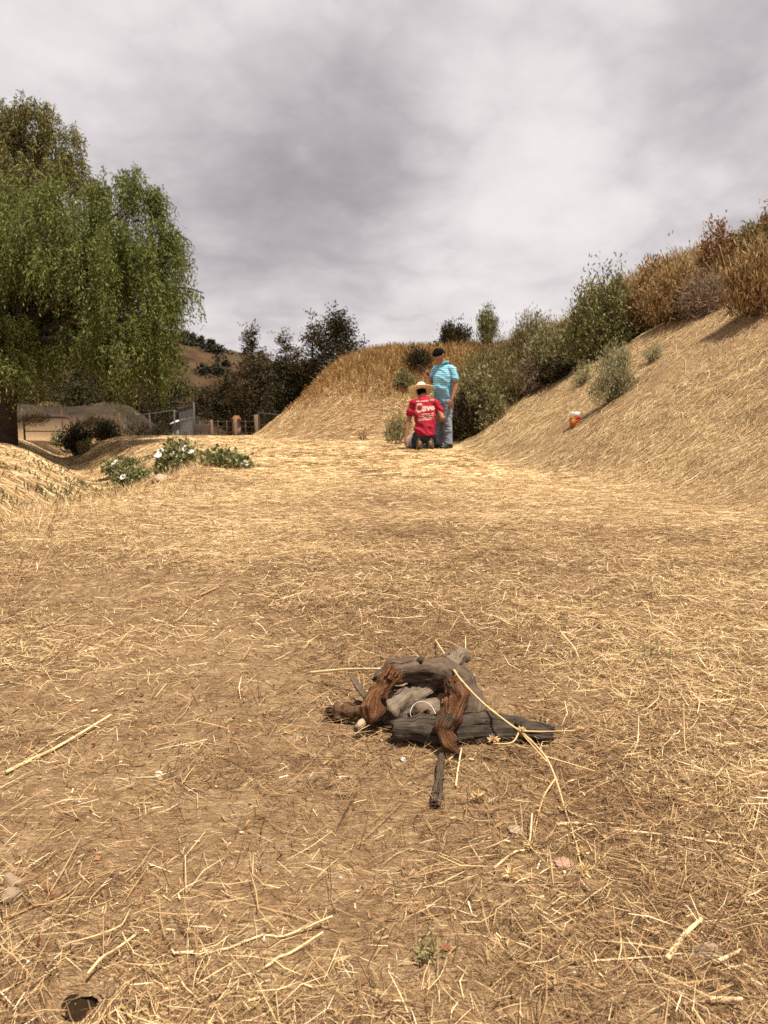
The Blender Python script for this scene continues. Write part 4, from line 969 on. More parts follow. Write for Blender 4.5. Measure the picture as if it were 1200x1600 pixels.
# ------------------------------------------------------------------ people
def blob(name, chains, voxel, m, parent, wrinkle=0.0, wf=7.0, smooth=3, seed=0, cut=None):
    """one continuous skin over chains of elliptical cross sections: chain = [(point, r_side, r_front)], side vector"""
    mb = MB()
    for ch, side in chains:
        side = Vector(side).normalized()
        P = [Vector(c[0]) for c in ch]
        for i, c in enumerate(ch):
            t = (P[min(i + 1, len(P) - 1)] - P[max(i - 1, 0)])
            t = t.normalized() if t.length > 1e-6 else Vector((0, 0, 1))
            s_ = (side - t * side.dot(t)).normalized(); f_ = t.cross(s_)
            rt = min(c[1], c[2]) if len(c) < 4 else c[3]
            V = []; Q = []; T = []; A, Bn = 14, 9
            for a in range(1, Bn):
                ph = math.pi * a / Bn
                for k in range(A):
                    th = 2 * math.pi * k / A
                    V.append(P[i] + s_ * (c[1] * math.sin(ph) * math.cos(th)) + f_ * (c[2] * math.sin(ph) * math.sin(th)) + t * (rt * math.cos(ph)))
            Q = [[a * A + k, a * A + (k + 1) % A, (a + 1) * A + (k + 1) % A, (a + 1) * A + k] for a in range(Bn - 2) for k in range(A)]
            V += [P[i] + t * rt, P[i] - t * rt]
            T = [[k, len(V) - 2, (k + 1) % A] for k in range(A)] + [[(Bn - 2) * A + (k + 1) % A, len(V) - 1, (Bn - 2) * A + k] for k in range(A)]
            mb.add(V, Q, T)
            if i + 1 < len(ch):
                d = ch[i + 1]; t2 = (P[i + 1] - P[i]).normalized(); s2 = (side - t2 * side.dot(t2)).normalized(); f2 = t2.cross(s2)
                V = []
                for p, q in ((P[i], c), (P[i + 1], d)):
                    for k in range(A):
                        th = 2 * math.pi * k / A; V.append(p + s2 * (q[1] * math.cos(th)) + f2 * (q[2] * math.sin(th)))
                V += [P[i], P[i + 1]]
                mb.add(V, [[k, (k + 1) % A, A + (k + 1) % A, A + k] for k in range(A)], [[(k + 1) % A, k, 2 * A] for k in range(A)] + [[A + k, A + (k + 1) % A, 2 * A + 1] for k in range(A)])
    me = np_mesh('tmp', np.array(mb.V), [np.array(mb.Q), np.array(mb.T)])
    o = bpy.data.objects.new('tmp', me); col.objects.link(o)
    r = o.modifiers.new('r', 'REMESH'); r.mode = 'VOXEL'; r.voxel_size = voxel
    s = o.modifiers.new('s', 'SMOOTH'); s.iterations = smooth; s.factor = .5
    dg = bpy.context.evaluated_depsgraph_get(); dg.update()
    me2 = bpy.data.meshes.new_from_object(o.evaluated_get(dg))
    bpy.data.objects.remove(o)
    n = len(me2.vertices); co = np.empty(n * 3, np.float32); me2.vertices.foreach_get('co', co); co = co.reshape(-1, 3).astype(float)
    if wrinkle:
        no = np.empty(n * 3, np.float32); me2.vertices.foreach_get('normal', no); no = no.reshape(-1, 3)
        a = fbm(co[:, 0] * wf + co[:, 1] * wf * .7, co[:, 2] * wf * 1.3 + co[:, 0] * wf * .5 + seed, 200 + seed, 3)
        a = 1 - np.abs(2 * a - 1) * 2.2
        co = co + no * (wrinkle * (a - .3))[:, None]
    if cut is not None: co[:, 2] = np.maximum(co[:, 2], cut)
    co = co - woff(parent)[None]
    me2.vertices.foreach_set('co', co.astype(np.float32).ravel())
    me2.polygons.foreach_set('use_smooth', np.ones(len(me2.polygons), bool)); me2.name = name; me2.update()
    return link(name, me2, m, parent)
skin = flat('tanned_skin', (.34, .155, .085), .55, .35, .12, 9)
skin2 = flat('brown_skin', (.30, .135, .075), .55, .35, .12, 9)
hair_m = flat('black_hair', (.004, .0036, .0036), .85, .05, .4, 60)
def cloth(name, c, var=.18):
    m = Mat(name, .9, .1); v = m.coord('Object')
    m.color(m.ramp(m.noise(v, 9, 5), [(.3, tuple(x * (1 - var) for x in c)), (.7, tuple(x * (1 + var) for x in c))])); m.bump(m.noise(v, 420, 3), .3, .002)
    return m.m
red_m = cloth('red_cotton', (.29, .016, .034)); red_print = flat('faded_cream_print', (.62, .37, .30), .9, .1, .2, 60)
m = Mat('washed_denim', .9, .1); v = m.coord('Object')
m.color(m.mix(m.ramp(m.noise(v, 6, 5, .6), [(.35, (0, 0, 0)), (.68, (1, 1, 1))]), (.135, .165, .215), (.30, .335, .375))); m.bump(m.noise(v, 300, 3), .3, .002); denim = m.m
m = Mat('dark_denim', .9, .1); v = m.coord('Object')
m.color(m.ramp(m.noise(v, 7, 5), [(.3, (.016, .019, .027)), (.75, (.060, .070, .090))])); denim_dk = m.m
m = Mat('striped_turquoise_knit', .85, .15); v = m.coord('Object')
wv = m.n('ShaderNodeTexWave', wave_type='BANDS', bands_direction='Z', wave_profile='SIN'); m.l(v, wv.inputs[0]); wv.inputs['Scale'].default_value = 9.5; wv.inputs['Distortion'].default_value = .25; wv.inputs['Detail'].default_value = 1
st = m.ramp(wv.outputs['Fac'], [(.62, (0, 0, 0)), (.80, (1, 1, 1))])
m.color(m.mix(st, (.085, .31, .43), (.38, .58, .68))); polo_m = m.m
boot_m = flat('tan_boot_leather', (.25, .165, .105), .7, .2, .3, 12); sole_m = flat('dark_brown_sole', (.060, .036, .024), .85, .15, .4, 14)
shoe_m = flat('black_shoe', (.014, .013, .013), .5, .4, .4, 20)
hat_m = flat('cream_straw_hat', (.74, .62, .42), .75, .2, .10, 40, bump=.002); band_m = flat('hat_band', (.52, .39, .24), .8, .1, .2, 30)
def hand(w, d, palm_n, r=.0088, curl=.5, s=1.0, spread=.012):
    """palm and five fingers from wrist w along d; palm_n = direction the palm faces"""
    d = Vector(d).normalized(); n = Vector(palm_n); n = (n - d * n.dot(d)).normalized(); a = d.cross(n)
    ch = [([(w, .026 * s, .020 * s), (w + d * .045 * s, .038 * s, .016 * s), (w + d * .085 * s, .040 * s, .014 * s)], a)]
    for i, ln in enumerate((.068, .078, .072, .056)):
        b = w + d * .082 * s + a * ((i - 1.5) * .0205 * s)
        e1 = b + (d + a * (i - 1.5) * spread * 8 + n * curl * .35).normalized() * ln * .5 * s
        e2 = e1 + (d * (1 - curl * .7) + n * curl * 1.2).normalized() * ln * .5 * s
        ch.append(([(b, r * 1.05, r * 1.05), (e1, r, r), (e2, r * .8, r * .8)], n))
    b = w + d * .03 * s - a * .030 * s; e1 = b + (d * .6 - a * .75 + n * .3).normalized() * .035 * s; e2 = e1 + (d * .85 - a * .2 + n * .5).normalized() * .034 * s
    ch.append(([(b, r * 1.4, r * 1.3), (e1, r * 1.15, r * 1.1), (e2, r * .85, r * .85)], n))
    return ch
def headchains(c, up, fwd, s=1.0):
    up = Vector(up).normalized(); f = Vector(fwd); f = (f - up * f.dot(up)).normalized(); sd_ = f.cross(up)
    c = Vector(c)
    P_ = lambda a, b, h: c + f * a * s + sd_ * b * s + up * h * s
    ch = [([(P_(-.012, 0, .035), .076 * s, .094 * s, .085 * s)], sd_), ([(P_(.012, 0, .02), .072 * s, .084 * s, .085 * s), (P_(.028, 0, -.055), .056 * s, .062 * s, .05 * s), (P_(.052, 0, -.095), .032 * s, .032 * s, .024 * s)], sd_),
          ([(P_(.096, 0, .012), .009 * s, .010 * s), (P_(.112, 0, -.022), .015 * s, .014 * s)], sd_),
          ([(P_(.082, -.045, .032), .01 * s, .008 * s), (P_(.094, 0, .036), .012 * s, .009 * s), (P_(.082, .045, .032), .01 * s, .008 * s)], up),
          ([(P_(.080, -.02, -.062), .008 * s, .007 * s), (P_(.090, 0, -.060), .010 * s, .009 * s), (P_(.080, .02, -.062), .008 * s, .007 * s)], up)]
    for b in (-1, 1):
        ch.append(([(P_(-.008, b * .077, .018), .008 * s, .020 * s, .03 * s)], sd_))
    return ch, P_
eye_m = flat('eye_dark', (.03, .02, .015), .3, .5, .1)
def face_parts(P_, parent, s=1.0):
    for b in (-1, 1):
        c = P_(.084, b * .031, .012); mb = MB(); mb.lathe((0, 0, 0), [(.001, -.010), (.008, -.005), (.010, 0), (.008, .005), (.001, .010)], 10); mb.V = [tuple(c + Vector(q)) for q in mb.V]; mb.build('eye', eye_m, parent, True)

# --- kneeling man ---------------------------------------------------------
K = Vector((.685, 13.05, 0)); K.z = zg(K.x, K.y)
kn = empty('person', K, 'kneeling person seen from behind in red printed shirt and cream cowboy hat', 'person')
q = lambda x, y, z: K + Vector((x, y, z))
X_ = (1, 0, 0)
hc, PK = headchains(q(-.045, .255, .965), (-.05, .36, .90), (-.05, .85, -.42), 1.04)
body = [([(q(0, .02, .27), .165, .125), (q(0, .03, .45), .15, .11), (q(.005, .09, .68), .175, .115), (q(.01, .12, .78), .145, .08), (q(0, .145, .88), .075, .065), (q(-.025, .19, .93), .058, .060)], X_),
        ([(q(-.195, .11, .785), .046, .046), (q(-.265, .12, .52), .043, .043), (q(-.285, .11, .42), .040, .040), (q(-.30, .08, .245), .026, .024)], X_),
        ([(q(.205, .11, .785), .046, .046), (q(.30, .03, .56), .043, .043), (q(.27, .14, .53), .040, .038), (q(.19, .28, .50), .026, .024)], X_)]
for s_, x0 in ((-1, -.085), (1, .098)):
    body.append(([(q(s_ * .085, .02, .27), .095, .095), (q(s_ * .12, .26, .17), .080, .080), (q(s_ * .13, .45, .075), .060, .060), (q(s_ * .12, .20, .065), .055, .055), (q(x0, -.02, .10), .036, .036), (q(x0, -.045, .07), .03, .03)], X_))
body += hc + hand(q(-.30, .08, .245), (-.25, -.25, -.93), (.8, .5, 0), curl=.7) + hand(q(.19, .28, .50), (-.8, .5, .0), (0, 0, -1), curl=.9)
sk = blob('body', body, .0065, skin, kn); face_parts(PK, kn)
shirt = blob('shirt', [([(q(.005, .015, .27), .186, .156), (q(.004, .025, .37), .182, .148), (q(.005, .05, .52), .178, .132), (q(.006, .09, .68), .200, .132), (q(.006, .12, .80), .180, .105), (q(0, .14, .855), .098, .080)], X_),
        ([(q(-.13, .12, .815), .068, .070), (q(-.20, .11, .79), .064, .066), (q(-.246, .115, .63), .060, .060)], X_),
        ([(q(.14, .12, .815), .068, .070), (q(.212, .11, .79), .064, .066), (q(.270, .07, .645), .060, .060)], X_)], .0085, red_m, kn, wrinkle=.019, wf=6, seed=1, cut=K.z + .262)
jeans = [([(q(0, .02, .24), .178, .142, .11), (q(0, .03, .34), .165, .125, .08)], X_)]
for s_, x0 in ((-1, -.085), (1, .098)):
    jeans.append(([(q(s_ * .085, .02, .26), .108, .108), (q(s_ * .12, .26, .17), .092, .092), (q(s_ * .13, .45, .085), .074, .074), (q(s_ * .12, .20, .075), .070, .068), (q(x0, -.02, .12), .060, .058)], X_))
blob('jeans', jeans, .009, denim_dk, kn, wrinkle=.010, wf=8, seed=2)
for s_, x0 in ((-1, -.085), (1, .098)):
    b = blob('boot', [([(q(x0, -.03, .175), .050, .046), (q(x0 * 1.0, -.075, .15), .045, .05), (q(x0 * 1.02, -.085, .09), .048, .040), (q(x0 * 1.05, -.085, .045), .050, .034)], X_)], .008, boot_m, kn)
    # sole faces the camera
    mb = MB(); pr = [(-.036, .0), (-.042, .04), (-.038, .09), (-.036, .13), (-.036, .17), (-.026, .205), (0, .215), (.026, .205), (.036, .17), (.036, .13), (.038, .09), (.042, .04), (.036, .0), (0, -.008)]
    V = [q(x0 * 1.05 + a * .96, -.118 - .02 * (1 - h / .2) + (0 if h < .1 else .012), .012 + h) for a, h in pr]; Vb = [p + Vector((0, .022, 0)) for p in V]
    nn = len(pr); ctr = [q(x0 * 1.05, -.122, .11), q(x0 * 1.05, -.10, .11)]
    mb.add(V + Vb + ctr, [[i, (i + 1) % nn, nn + (i + 1) % nn, nn + i] for i in range(nn)], [[(i + 1) % nn, i, 2 * nn] for i in range(nn)] + [[nn + i, nn + (i + 1) % nn, 2 * nn + 1] for i in range(nn)])
    sl_ = mb.build('sole', sole_m, b)
blob('hair', [([(PK(-.022, 0, .032), .081, .092, .085)], X_), ([(PK(-.055, 0, -.03), .062, .045, .04)], X_)], .007, hair_m, kn)
# hat
hu = (PK(0, 0, 1) - PK(0, 0, 0)).normalized(); hf = (PK(1, 0, 0) - PK(0, 0, 0)).normalized(); hs = hf.cross(hu)
hc0 = PK(-.008, 0, .060)
seg = 40; mb = MB(); prof = [(.100, 0), (.100, .02), (.093, .06), (.088, .100), (.070, .122), (.030, .112), (.001, .100)]; V = []
for (r_, z_) in prof:
    for k in range(seg):
        a = 2 * math.pi * k / seg; cx, cy = math.cos(a), math.sin(a)
        dz = -.012 * (1 - abs(cx)) if z_ > .1 else 0
        V.append(hc0 + hs * (r_ * .88 * cx) + hf * (r_ * 1.12 * cy) + hu * (z_ + dz + (.012 * (cy ** 2) if z_ > .08 else 0)))
mb.add(V, [[i * seg + k, i * seg + (k + 1) % seg, (i + 1) * seg + (k + 1) % seg, (i + 1) * seg + k] for i in range(len(prof) - 1) for k in range(seg)])
hat = mb.build('hat', hat_m, kn, True)
mb = MB(); V = []
rings = [(.094, .000), (.115, .001), (.150, .003), (.192, .008), (.216, .013), (.216, .007), (.188, .001), (.130, -.005), (.094, -.006)]
for (r_, z_) in rings:
    for k in range(seg):
        a = 2 * math.pi * k / seg; cx, cy = math.cos(a), math.sin(a); o_ = max(0, r_ - .1) / .086
        V.append(hc0 + hs * (r_ * cx) + hf * ((r_ * 1.10) * cy) + hu * (z_ + o_ * (.012 * abs(cx) ** 3 - (.030 if cy > 0 else .004) * cy ** 2)))
mb.add(V, [[i * seg + k, i * seg + (k + 1) % seg, (i + 1) * seg + (k + 1) % seg, (i + 1) * seg + k] for i in range(len(rings) - 1) for k in range(seg)])
mb.build('brim', hat_m, hat, True)
mb = MB(); V = []
for (r_, z_) in ((.101, .004), (.1015, .012), (.100, .022)):
    for k in range(seg):
        a = 2 * math.pi * k / seg; V.append(hc0 + hs * (r_ * .885 * math.cos(a)) + hf * (r_ * 1.125 * math.sin(a)) + hu * z_)
mb.add(V, [[i * seg + k, i * seg + (k + 1) % seg, (i + 1) * seg + (k + 1) % seg, (i + 1) * seg + k] for i in range(2) for k in range(seg)])
mb.build('hat_band', band_m, hat, True)
# print on the back of the shirt, laid on the cloth
sm_ = shirt.data; shirt_bvh = BVHTree.FromPolygons([tuple(Vector(v_.co) + K) for v_ in sm_.vertices], [tuple(p.vertices) for p in sm_.polygons])
def on_back(x, z):
    h = shirt_bvh.ray_cast(Vector((x, K.y - 2, z)), Vector((0, 1, 0)))[0]
    return Vector((x, (h.y if h else K.y) - .004, z))
def strip(mb, x0, z0, x1, z1, h, rows=2, cols=6):
    o = len(mb.V); V = []
    for r_ in range(rows + 1):
        for c_ in range(cols + 1):
            x = x0 + (x1 - x0) * c_ / cols; z = z0 + (z1 - z0) * c_ / cols + h * (r_ / rows - .5); V.append(on_back(x, z))
    mb.add(V, [[r_ * (cols + 1) + c_, r_ * (cols + 1) + c_ + 1, (r_ + 1) * (cols + 1) + c_ + 1, (r_ + 1) * (cols + 1) + c_] for r_ in range(rows) for c_ in range(cols)])
fc = bpy.data.curves.new('print', 'FONT'); fc.body = 'Cave'; fc.size = .205; fc.offset = .007; fc.resolution_u = 3
fo = bpy.data.objects.new('tmp', fc); col.objects.link(fo)
dg = bpy.context.evaluated_depsgraph_get(); dg.update()
tm = bpy.data.meshes.new_from_object(fo.evaluated_get(dg)); bpy.data.objects.remove(fo)
bmm = bmesh.new(); bmm.from_mesh(tm); bmesh.ops.triangulate(bmm, faces=bmm.faces)
bmesh.ops.subdivide_edges(bmm, edges=[e_ for e_ in bmm.edges if e_.calc_length() > .03], cuts=2); bmesh.ops.triangulate(bmm, faces=bmm.faces)
xs_ = [v_.co.x for v_ in bmm.verts]; x0_, x1_ = min(xs_), max(xs_); kx = .325 / (x1_ - x0_)
for v_ in bmm.verts:
    t = (v_.co.x - x0_) * kx; x = K.x - .152 + t; z = K.z + .645 + v_.co.y * (1.12 - .55 * t / .325) + t * .17
    p = on_back(x, z); v_.co = p - K
tm2 = bpy.data.meshes.new('lettering'); bmm.to_mesh(tm2); bmm.free(); link('lettering', tm2, red_print, shirt)
mb = MB(); rr = random.Random(3)
for z0, xa, xb, h_ in ((.845, -.145, -.085, .022), (.842, -.065, .065, .028), (.855, .09, .16, .012), (.838, .09, .16, .010), (.622, -.06, .155, .017), (.590, -.105, .155, .017), (.556, -.115, .155, .018), (.530, -.115, .12, .017)):
    x = xa
    while x < xb:
        wd = rr.uniform(.012, .034); x2 = min(x + wd, xb); strip(mb, K.x + x, K.z + z0 + x * .09, K.x + x2, K.z + z0 + x2 * .09, h_ * rr.uniform(.75, 1.0)); x = x2 + rr.uniform(.003, .009)
mb.build('small_print', red_print, shirt)['kind'] = 'stuff'

# --- standing man ----------------------------------------------------------
S0 = Vector((1.035, 13.5, 0)); S0.z = zg(S0.x, S0.y)
st_ = empty('person', S0, 'standing person with bowed head in turquoise striped polo and blue jeans', 'person')
fw = Vector((-.72, -.69, 0)).normalized(); lf = Vector((-fw.y, fw.x, 0)); 
q = lambda a, b, c: S0 + fw * a + lf * b + Vector((0, 0, c))
hup = Vector((0, 0, .76)) + fw * .66
hc, PS = headchains(q(.085, -.02, 1.60), hup, fw * .74 + Vector((0, 0, -.72)), 1.1)
body = [([(q(0, 0, .93), .155, .11), (q(.03, 0, 1.08), .15, .125), (q(.03, 0, 1.25), .165, .12), (q(-.005, 0, 1.37), .14, .07), (q(.01, 0, 1.47), .07, .065), (q(.045, -.01, 1.55), .055, .055)], lf),
        ([(q(-.005, .185, 1.375), .045, .045), (q(-.03, .255, 1.13), .042, .042), (q(-.01, .258, 1.05), .040, .040), (q(.06, .245, .87), .026, .025)], lf),
        ([(q(-.005, -.185, 1.375), .045, .045), (q(.03, -.26, 1.15), .042, .042), (q(.10, -.23, 1.18), .040, .038), (q(.19, -.165, 1.265), .026, .024)], lf)]
for b in (-1, 1):
    body.append(([(q(0, b * .085, .93), .095, .095), (q(.02, b * .10, .50), .062, .062), (q(-.01, b * .11, .10), .042, .042), (q(.08, b * .12, .035), .038, .032)], lf))
body += hc + hand(q(.06, .245, .87), (-.1, .0, -1) , -lf, curl=.45) + hand(q(.19, -.165, 1.265), fw * .6 - lf * .1 + Vector((0, 0, .55)), fw * .3 + lf * 0.9, curl=1.0)
blob('body', body, .0065, skin2, st_); face_parts(PS, st_)
polo = blob('polo_shirt', [([(q(.005, 0, .86), .185, .145), (q(.015, 0, .97), .182, .145), (q(.04, 0, 1.08), .178, .152), (q(.035, 0, 1.25), .192, .142), (q(-.005, 0, 1.39), .178, .105), (q(.0, 0, 1.455), .095, .082)], lf),
      ([(q(-.005, .14, 1.405), .066, .066), (q(-.008, .195, 1.38), .064, .064), (q(-.025, .245, 1.22), .062, .062)], lf),
      ([(q(-.005, -.14, 1.405), .066, .066), (q(-.005, -.195, 1.38), .064, .064), (q(.02, -.248, 1.22), .062, .062)], lf)], .0085, polo_m, st_, wrinkle=.016, wf=6, seed=5, cut=S0.z + .80)
cm = cloth('turquoise_collar', (.06, .31, .36))
blob('collar', [([(q(.085, -.035, 1.475), .012, .030), (q(.04, -.085, 1.50), .014, .030), (q(-.04, -.07, 1.515), .014, .028), (q(-.065, 0, 1.52), .014, .028), (q(-.04, .07, 1.515), .014, .028), (q(.04, .085, 1.50), .014, .030), (q(.085, .035, 1.475), .012, .030)], (0, 0, 1))], .007, cm, polo)
jl = [([(q(0, 0, .86), .165, .125, .1), (q(0, 0, .95), .16, .12, .05)], lf)]
for b in (-1, 1):
    jl.append(([(q(0, b * .085, .88), .105, .108), (q(.02, b * .10, .50), .083, .085), (q(0, b * .11, .25), .076, .080), (q(-.005, b * .115, .12), .074, .084)], lf))
blob('jeans', jl, .009, denim, st_, wrinkle=.012, wf=8, seed=6, cut=S0.z + .095)
for b in (-1, 1):
    sh = blob('shoe', [([(q(-.06, b * .115, .065), .048, .065), (q(.05, b * .122, .060), .050, .058), (q(.17, b * .13, .042), .052, .042)], lf)], .008, shoe_m, st_)
blob('hair', [([(PS(-.014, 0, .058), .092, .116, .088)], lf), ([(PS(-.055, 0, -.01), .066, .05, .05)], lf), ([(PS(.060, 0, .085), .07, .045, .04)], lf)], .007, hair_m, st_)
# dark object in his raised hand
h0 = q(.19, -.165, 1.265) + (fw * .6 - lf * .1 + Vector((0, 0, .55))).normalized() * .075
dirv = Vector((-.72, -.1, .70)).normalized()
mb = MB(); mb.tube([h0 - dirv * .05, h0 + dirv * .05, h0 + dirv * .12, h0 + dirv * .17, h0 + dirv * .20], [.016, .018, .014, .020, .012], seg=10, rough=.25, seed=3)
tag(mb.build('dark_stick', flat('dark_stick_wood', (.030, .020, .015), .7, .2, .5, 30), None, True), 'short dark stick held up in standing man\'s raised hand', 'stick')
# white bundle on the ground before the kneeling man
c = Vector((K.x - .01, K.y + .70, zg(K.x, K.y + .7)))
wb = empty('white_bundle', c, 'lumpy white bundle on the ground in front of the kneeling man', 'bundle')
blob('cloth', [([(c + Vector((-.235, -.05, .10)), .07, .07, .08), (c + Vector((-.16, 0, .13)), .12, .11, .12), (c + Vector((0, .02, .10)), .11, .12, .1), (c + Vector((.14, 0, .08)), .10, .10, .09), (c + Vector((.24, -.03, .06)), .07, .07, .06)], (0, 1, 0))], .010, flat('off_white_cloth', (.74, .68, .58), .9, .1, .12, 12), wb, wrinkle=.022, wf=9, seed=9)
stalk('thin dark stick on the ground left of the kneeling man', [on_ground(616, 704) + Vector((0, 0, .02)), on_ground(630, 703) + Vector((0, 0, .02)), on_ground(642, 703) + Vector((0, 0, .02))], .010, m=brown_stalk_m, name='dark_stick', cat='stick')
# jar on the slope
jb = on_ground(898, 667, 4, 14); 
jr = empty('jar', jb, 'glass jar with white lid and orange contents on the mown slope', 'jar')
s = jb.y / 1200
gm = Mat('jar_glass', .08, .5); gm.color((.9, .78, .62)); gm.b.inputs['Transmission Weight'].default_value = 1.0; gm.b.inputs['IOR'].default_value = 1.15
H_ = 22 * s; r_ = 8.0 * s
MB().lathe(jb, [(.001, 0), (r_ * .92, 0), (r_, H_ * .06), (r_, H_ * .62), (r_ * .92, H_ * .72), (r_ * .84, H_ * .78), (r_ * .84, H_ * .80), (.001, H_ * .80)], 28).build('glass', gm.m, jr, True)
MB().lathe(jb, [(.001, H_ * .03), (r_ * .88, H_ * .03), (r_ * .955, H_ * .08), (r_ * .955, H_ * .60), (.001, H_ * .60)], 24).build('honey', flat('amber_liquid', (.50, .17, .022), .3, .4, .3, 30), jr, True)
MB().lathe(jb, [(.001, H_ * .79), (r_ * 1.0, H_ * .79), (r_ * 1.03, H_ * .82), (r_ * 1.03, H_ * 1.0), (r_ * .98, H_ * 1.04), (.001, H_ * 1.04)], 28).build('lid', flat('white_lid', (.82, .80, .77), .4, .4, .05), jr, True)
lm = flat('red_label', (.52, .035, .025), .5, .3, .15, 30); V = []; Q = []
for k in range(13):
    a = -1.55 + 2.0 * k / 12
    for zf in (.34, .72): V.append(jb + Vector((math.cos(a) * r_ * 1.012 * (.97 if zf > .66 else 1), math.sin(a) * r_ * 1.012 * (.97 if zf > .66 else 1), H_ * zf)))
for k in range(12): Q.append([2 * k, 2 * k + 2, 2 * k + 3, 2 * k + 1])
MB().add(V, Q).build('label', lm, jr)
# ------------------------------------------------------------------ fences and things beyond the track
steel = flat('galvanised_steel', (.075, .070, .066), .7, .2, .2, 8, metal=.0); rusty = flat('rusty_brown_pipe', (.10, .062, .040), .8, .2, .4, 8)
postw = flat('weathered_post_wood', (.15, .098, .06), .9, .1, .4, 7, bump=.01); post_d = flat('dark_post_wood', (.085, .055, .036), .9, .1, .4, 7)
def col_at(u, y): return pix(u, 640).x / pix(u, 640).y * y
def seg3(mb, a, b, r, seg=6): mb.tube([a, b], r, seg=seg)
def base(u, y, d=.05): x = col_at(u, y); return Vector((x, y, zg(x, y) - d))
def topz(u, v, y): return W(u, v, y).z
# bent pipe gate under the tree
y = 24.0; b0, b1 = base(36, y), base(110, y); zt0 = topz(70, 651, y)
r = empty('pipe_gate', b0, 'low brown bent-pipe gate standing under the weeping tree', 'gate')
P = [b0, Vector((b0.x, y, zt0 - .12)), Vector((b0.x + .05, y, zt0 - .03)), Vector((b0.x + .15, y, zt0)), Vector((b1.x - .15, y, zt0 - .03)), Vector((b1.x - .05, y, zt0 - .06)), Vector((b1.x, y, zt0 - .15)), b1]
MB().tube(P, .032, seg=8).build('frame', rusty, r, True)
MB().tube([Vector((b0.x, y, zt0 - .45)), Vector((b1.x, y, zt0 - .46))], .018, seg=6).build('rail', rusty, r)
def post(label, u, v, y, w_, m, name='fence_post', cap=False):
    b = base(u, y, .2); t = topz(u, v, y); mb = MB(); h = t - b.z
    V, Q, T, UV = tube([b, b + Vector((.01, 0, h * .5)), b + Vector((-.005, 0, h))], [w_, w_ * .95, w_ * .9], seg=9, rough=.14, seed=int(u)); mb.add(V, Q, T, UV)
    return tag(mb.build(name, m, None, False), label, 'post')
post('thin dark post in front of the spoil heap at left', 185, 645, 33, .055, post_d)
post('thin dark post behind the bent-pipe gate', 96, 640, 36, .035, post_d)
post('short brown wooden post right of the white pickup', 330, 656, 31, .055, postw)
post('weathered wooden post under the red cap', 367, 652, 30, .07, postw)
post('stout wooden post at the left side of the wire gate', 400, 648, 28, .085, postw)
# chain-link fence along the heap: rail, posts, wires
def mesh_panel(parent, a, b, z0a, z1a, z0b, z1b, pitch, r_, m):
    mb = MB(); L_ = (b - a).length; n = int((L_ + (z1a - z0a)) / pitch)
    for i in range(-int((z1a - z0a) / pitch) - 1, int(L_ / pitch) + 1):
        for s_ in (1, -1):
            pts = []
            for t in (0.0, 1.0):
                x = i * pitch + t * (z1a - z0a) if s_ > 0 else i * pitch + (1 - t) * (z1a - z0a)
                pts.append((x, t))
            (x0, t0), (x1, t1) = pts
            lo, hi = 0.0, 1.0
            if x1 != x0:
                f0 = (0 - x0) / (x1 - x0); f1 = (L_ - x0) / (x1 - x0); lo, hi = max(0, min(f0, f1)), min(1, max(f0, f1))
            if hi - lo < .02: continue
            qs = []
            for f in (lo, hi):
                x = x0 + (x1 - x0) * f; t = t0 + (t1 - t0) * f; p = a.lerp(b, x / L_); g = x / L_
                zl = z0a + (z0b - z0a) * g; zh = z1a + (z1b - z1a) * g; qs.append(Vector((p.x, p.y, zl + (zh - zl) * t)))
            d = (qs[1] - qs[0]).normalized(); n_ = d.cross((b - a).normalized()).normalized(); w_ = d.cross(n_)
            mb.add([qs[0] + w_ * r_, qs[0] - w_ * r_, qs[1] - w_ * r_, qs[1] + w_ * r_], [[0, 1, 2, 3]]); 
            mb.add([qs[0] + n_ * r_, qs[0] - n_ * r_, qs[1] - n_ * r_, qs[1] + n_ * r_], [[0, 1, 2, 3]])
    return mb.build('wire_mesh', m, parent)
a, b = base(196, 37), base(272, 36)
fr = empty('wire_fence', a, 'long wire fence with top rail in front of the spoil heap', 'fence')
za, zb = topz(205, 652, 37), topz(272, 641, 36)
MB().tube([Vector((a.x, a.y, za)), Vector((b.x, b.y, zb))], .028, seg=6).build('top_rail', steel, fr, True)
for f, zz_ in ((0, za), (.5, (za + zb) / 2), (1, zb)):
    p = a.lerp(b, f); MB().tube([Vector((p.x, p.y, p.z)), Vector((p.x, p.y, zz_ + .03))], .035, seg=8).build('post', steel, fr, True)
mesh_panel(fr, a, b, a.z + .05, za, b.z + .05, zb, .16, .003, steel)
a, b = base(280, 37), base(303, 32.5); za, zb = topz(280, 639, 37), topz(303, 632, 32.5)
fp = empty('chain_link_screen', a, 'grey chain-link panel set at an angle beside the small white-roofed shelter', 'fence')
for p, z_ in ((a, za), (b, zb + .08)): MB().tube([p, Vector((p.x, p.y, z_))], .035, seg=8).build('post', steel, fp, True)
MB().tube([Vector((a.x, a.y, za)), Vector((b.x, b.y, zb))], .026, seg=6).build('top_rail', steel, fp, True)
MB().tube([Vector((a.x, a.y, a.z + .12)), Vector((b.x, b.y, b.z + .12))], .026, seg=6).build('bottom_rail', steel, fp, True)
mesh_panel(fp, a, b, a.z + .12, za, b.z + .12, zb, .07, .0030, steel)
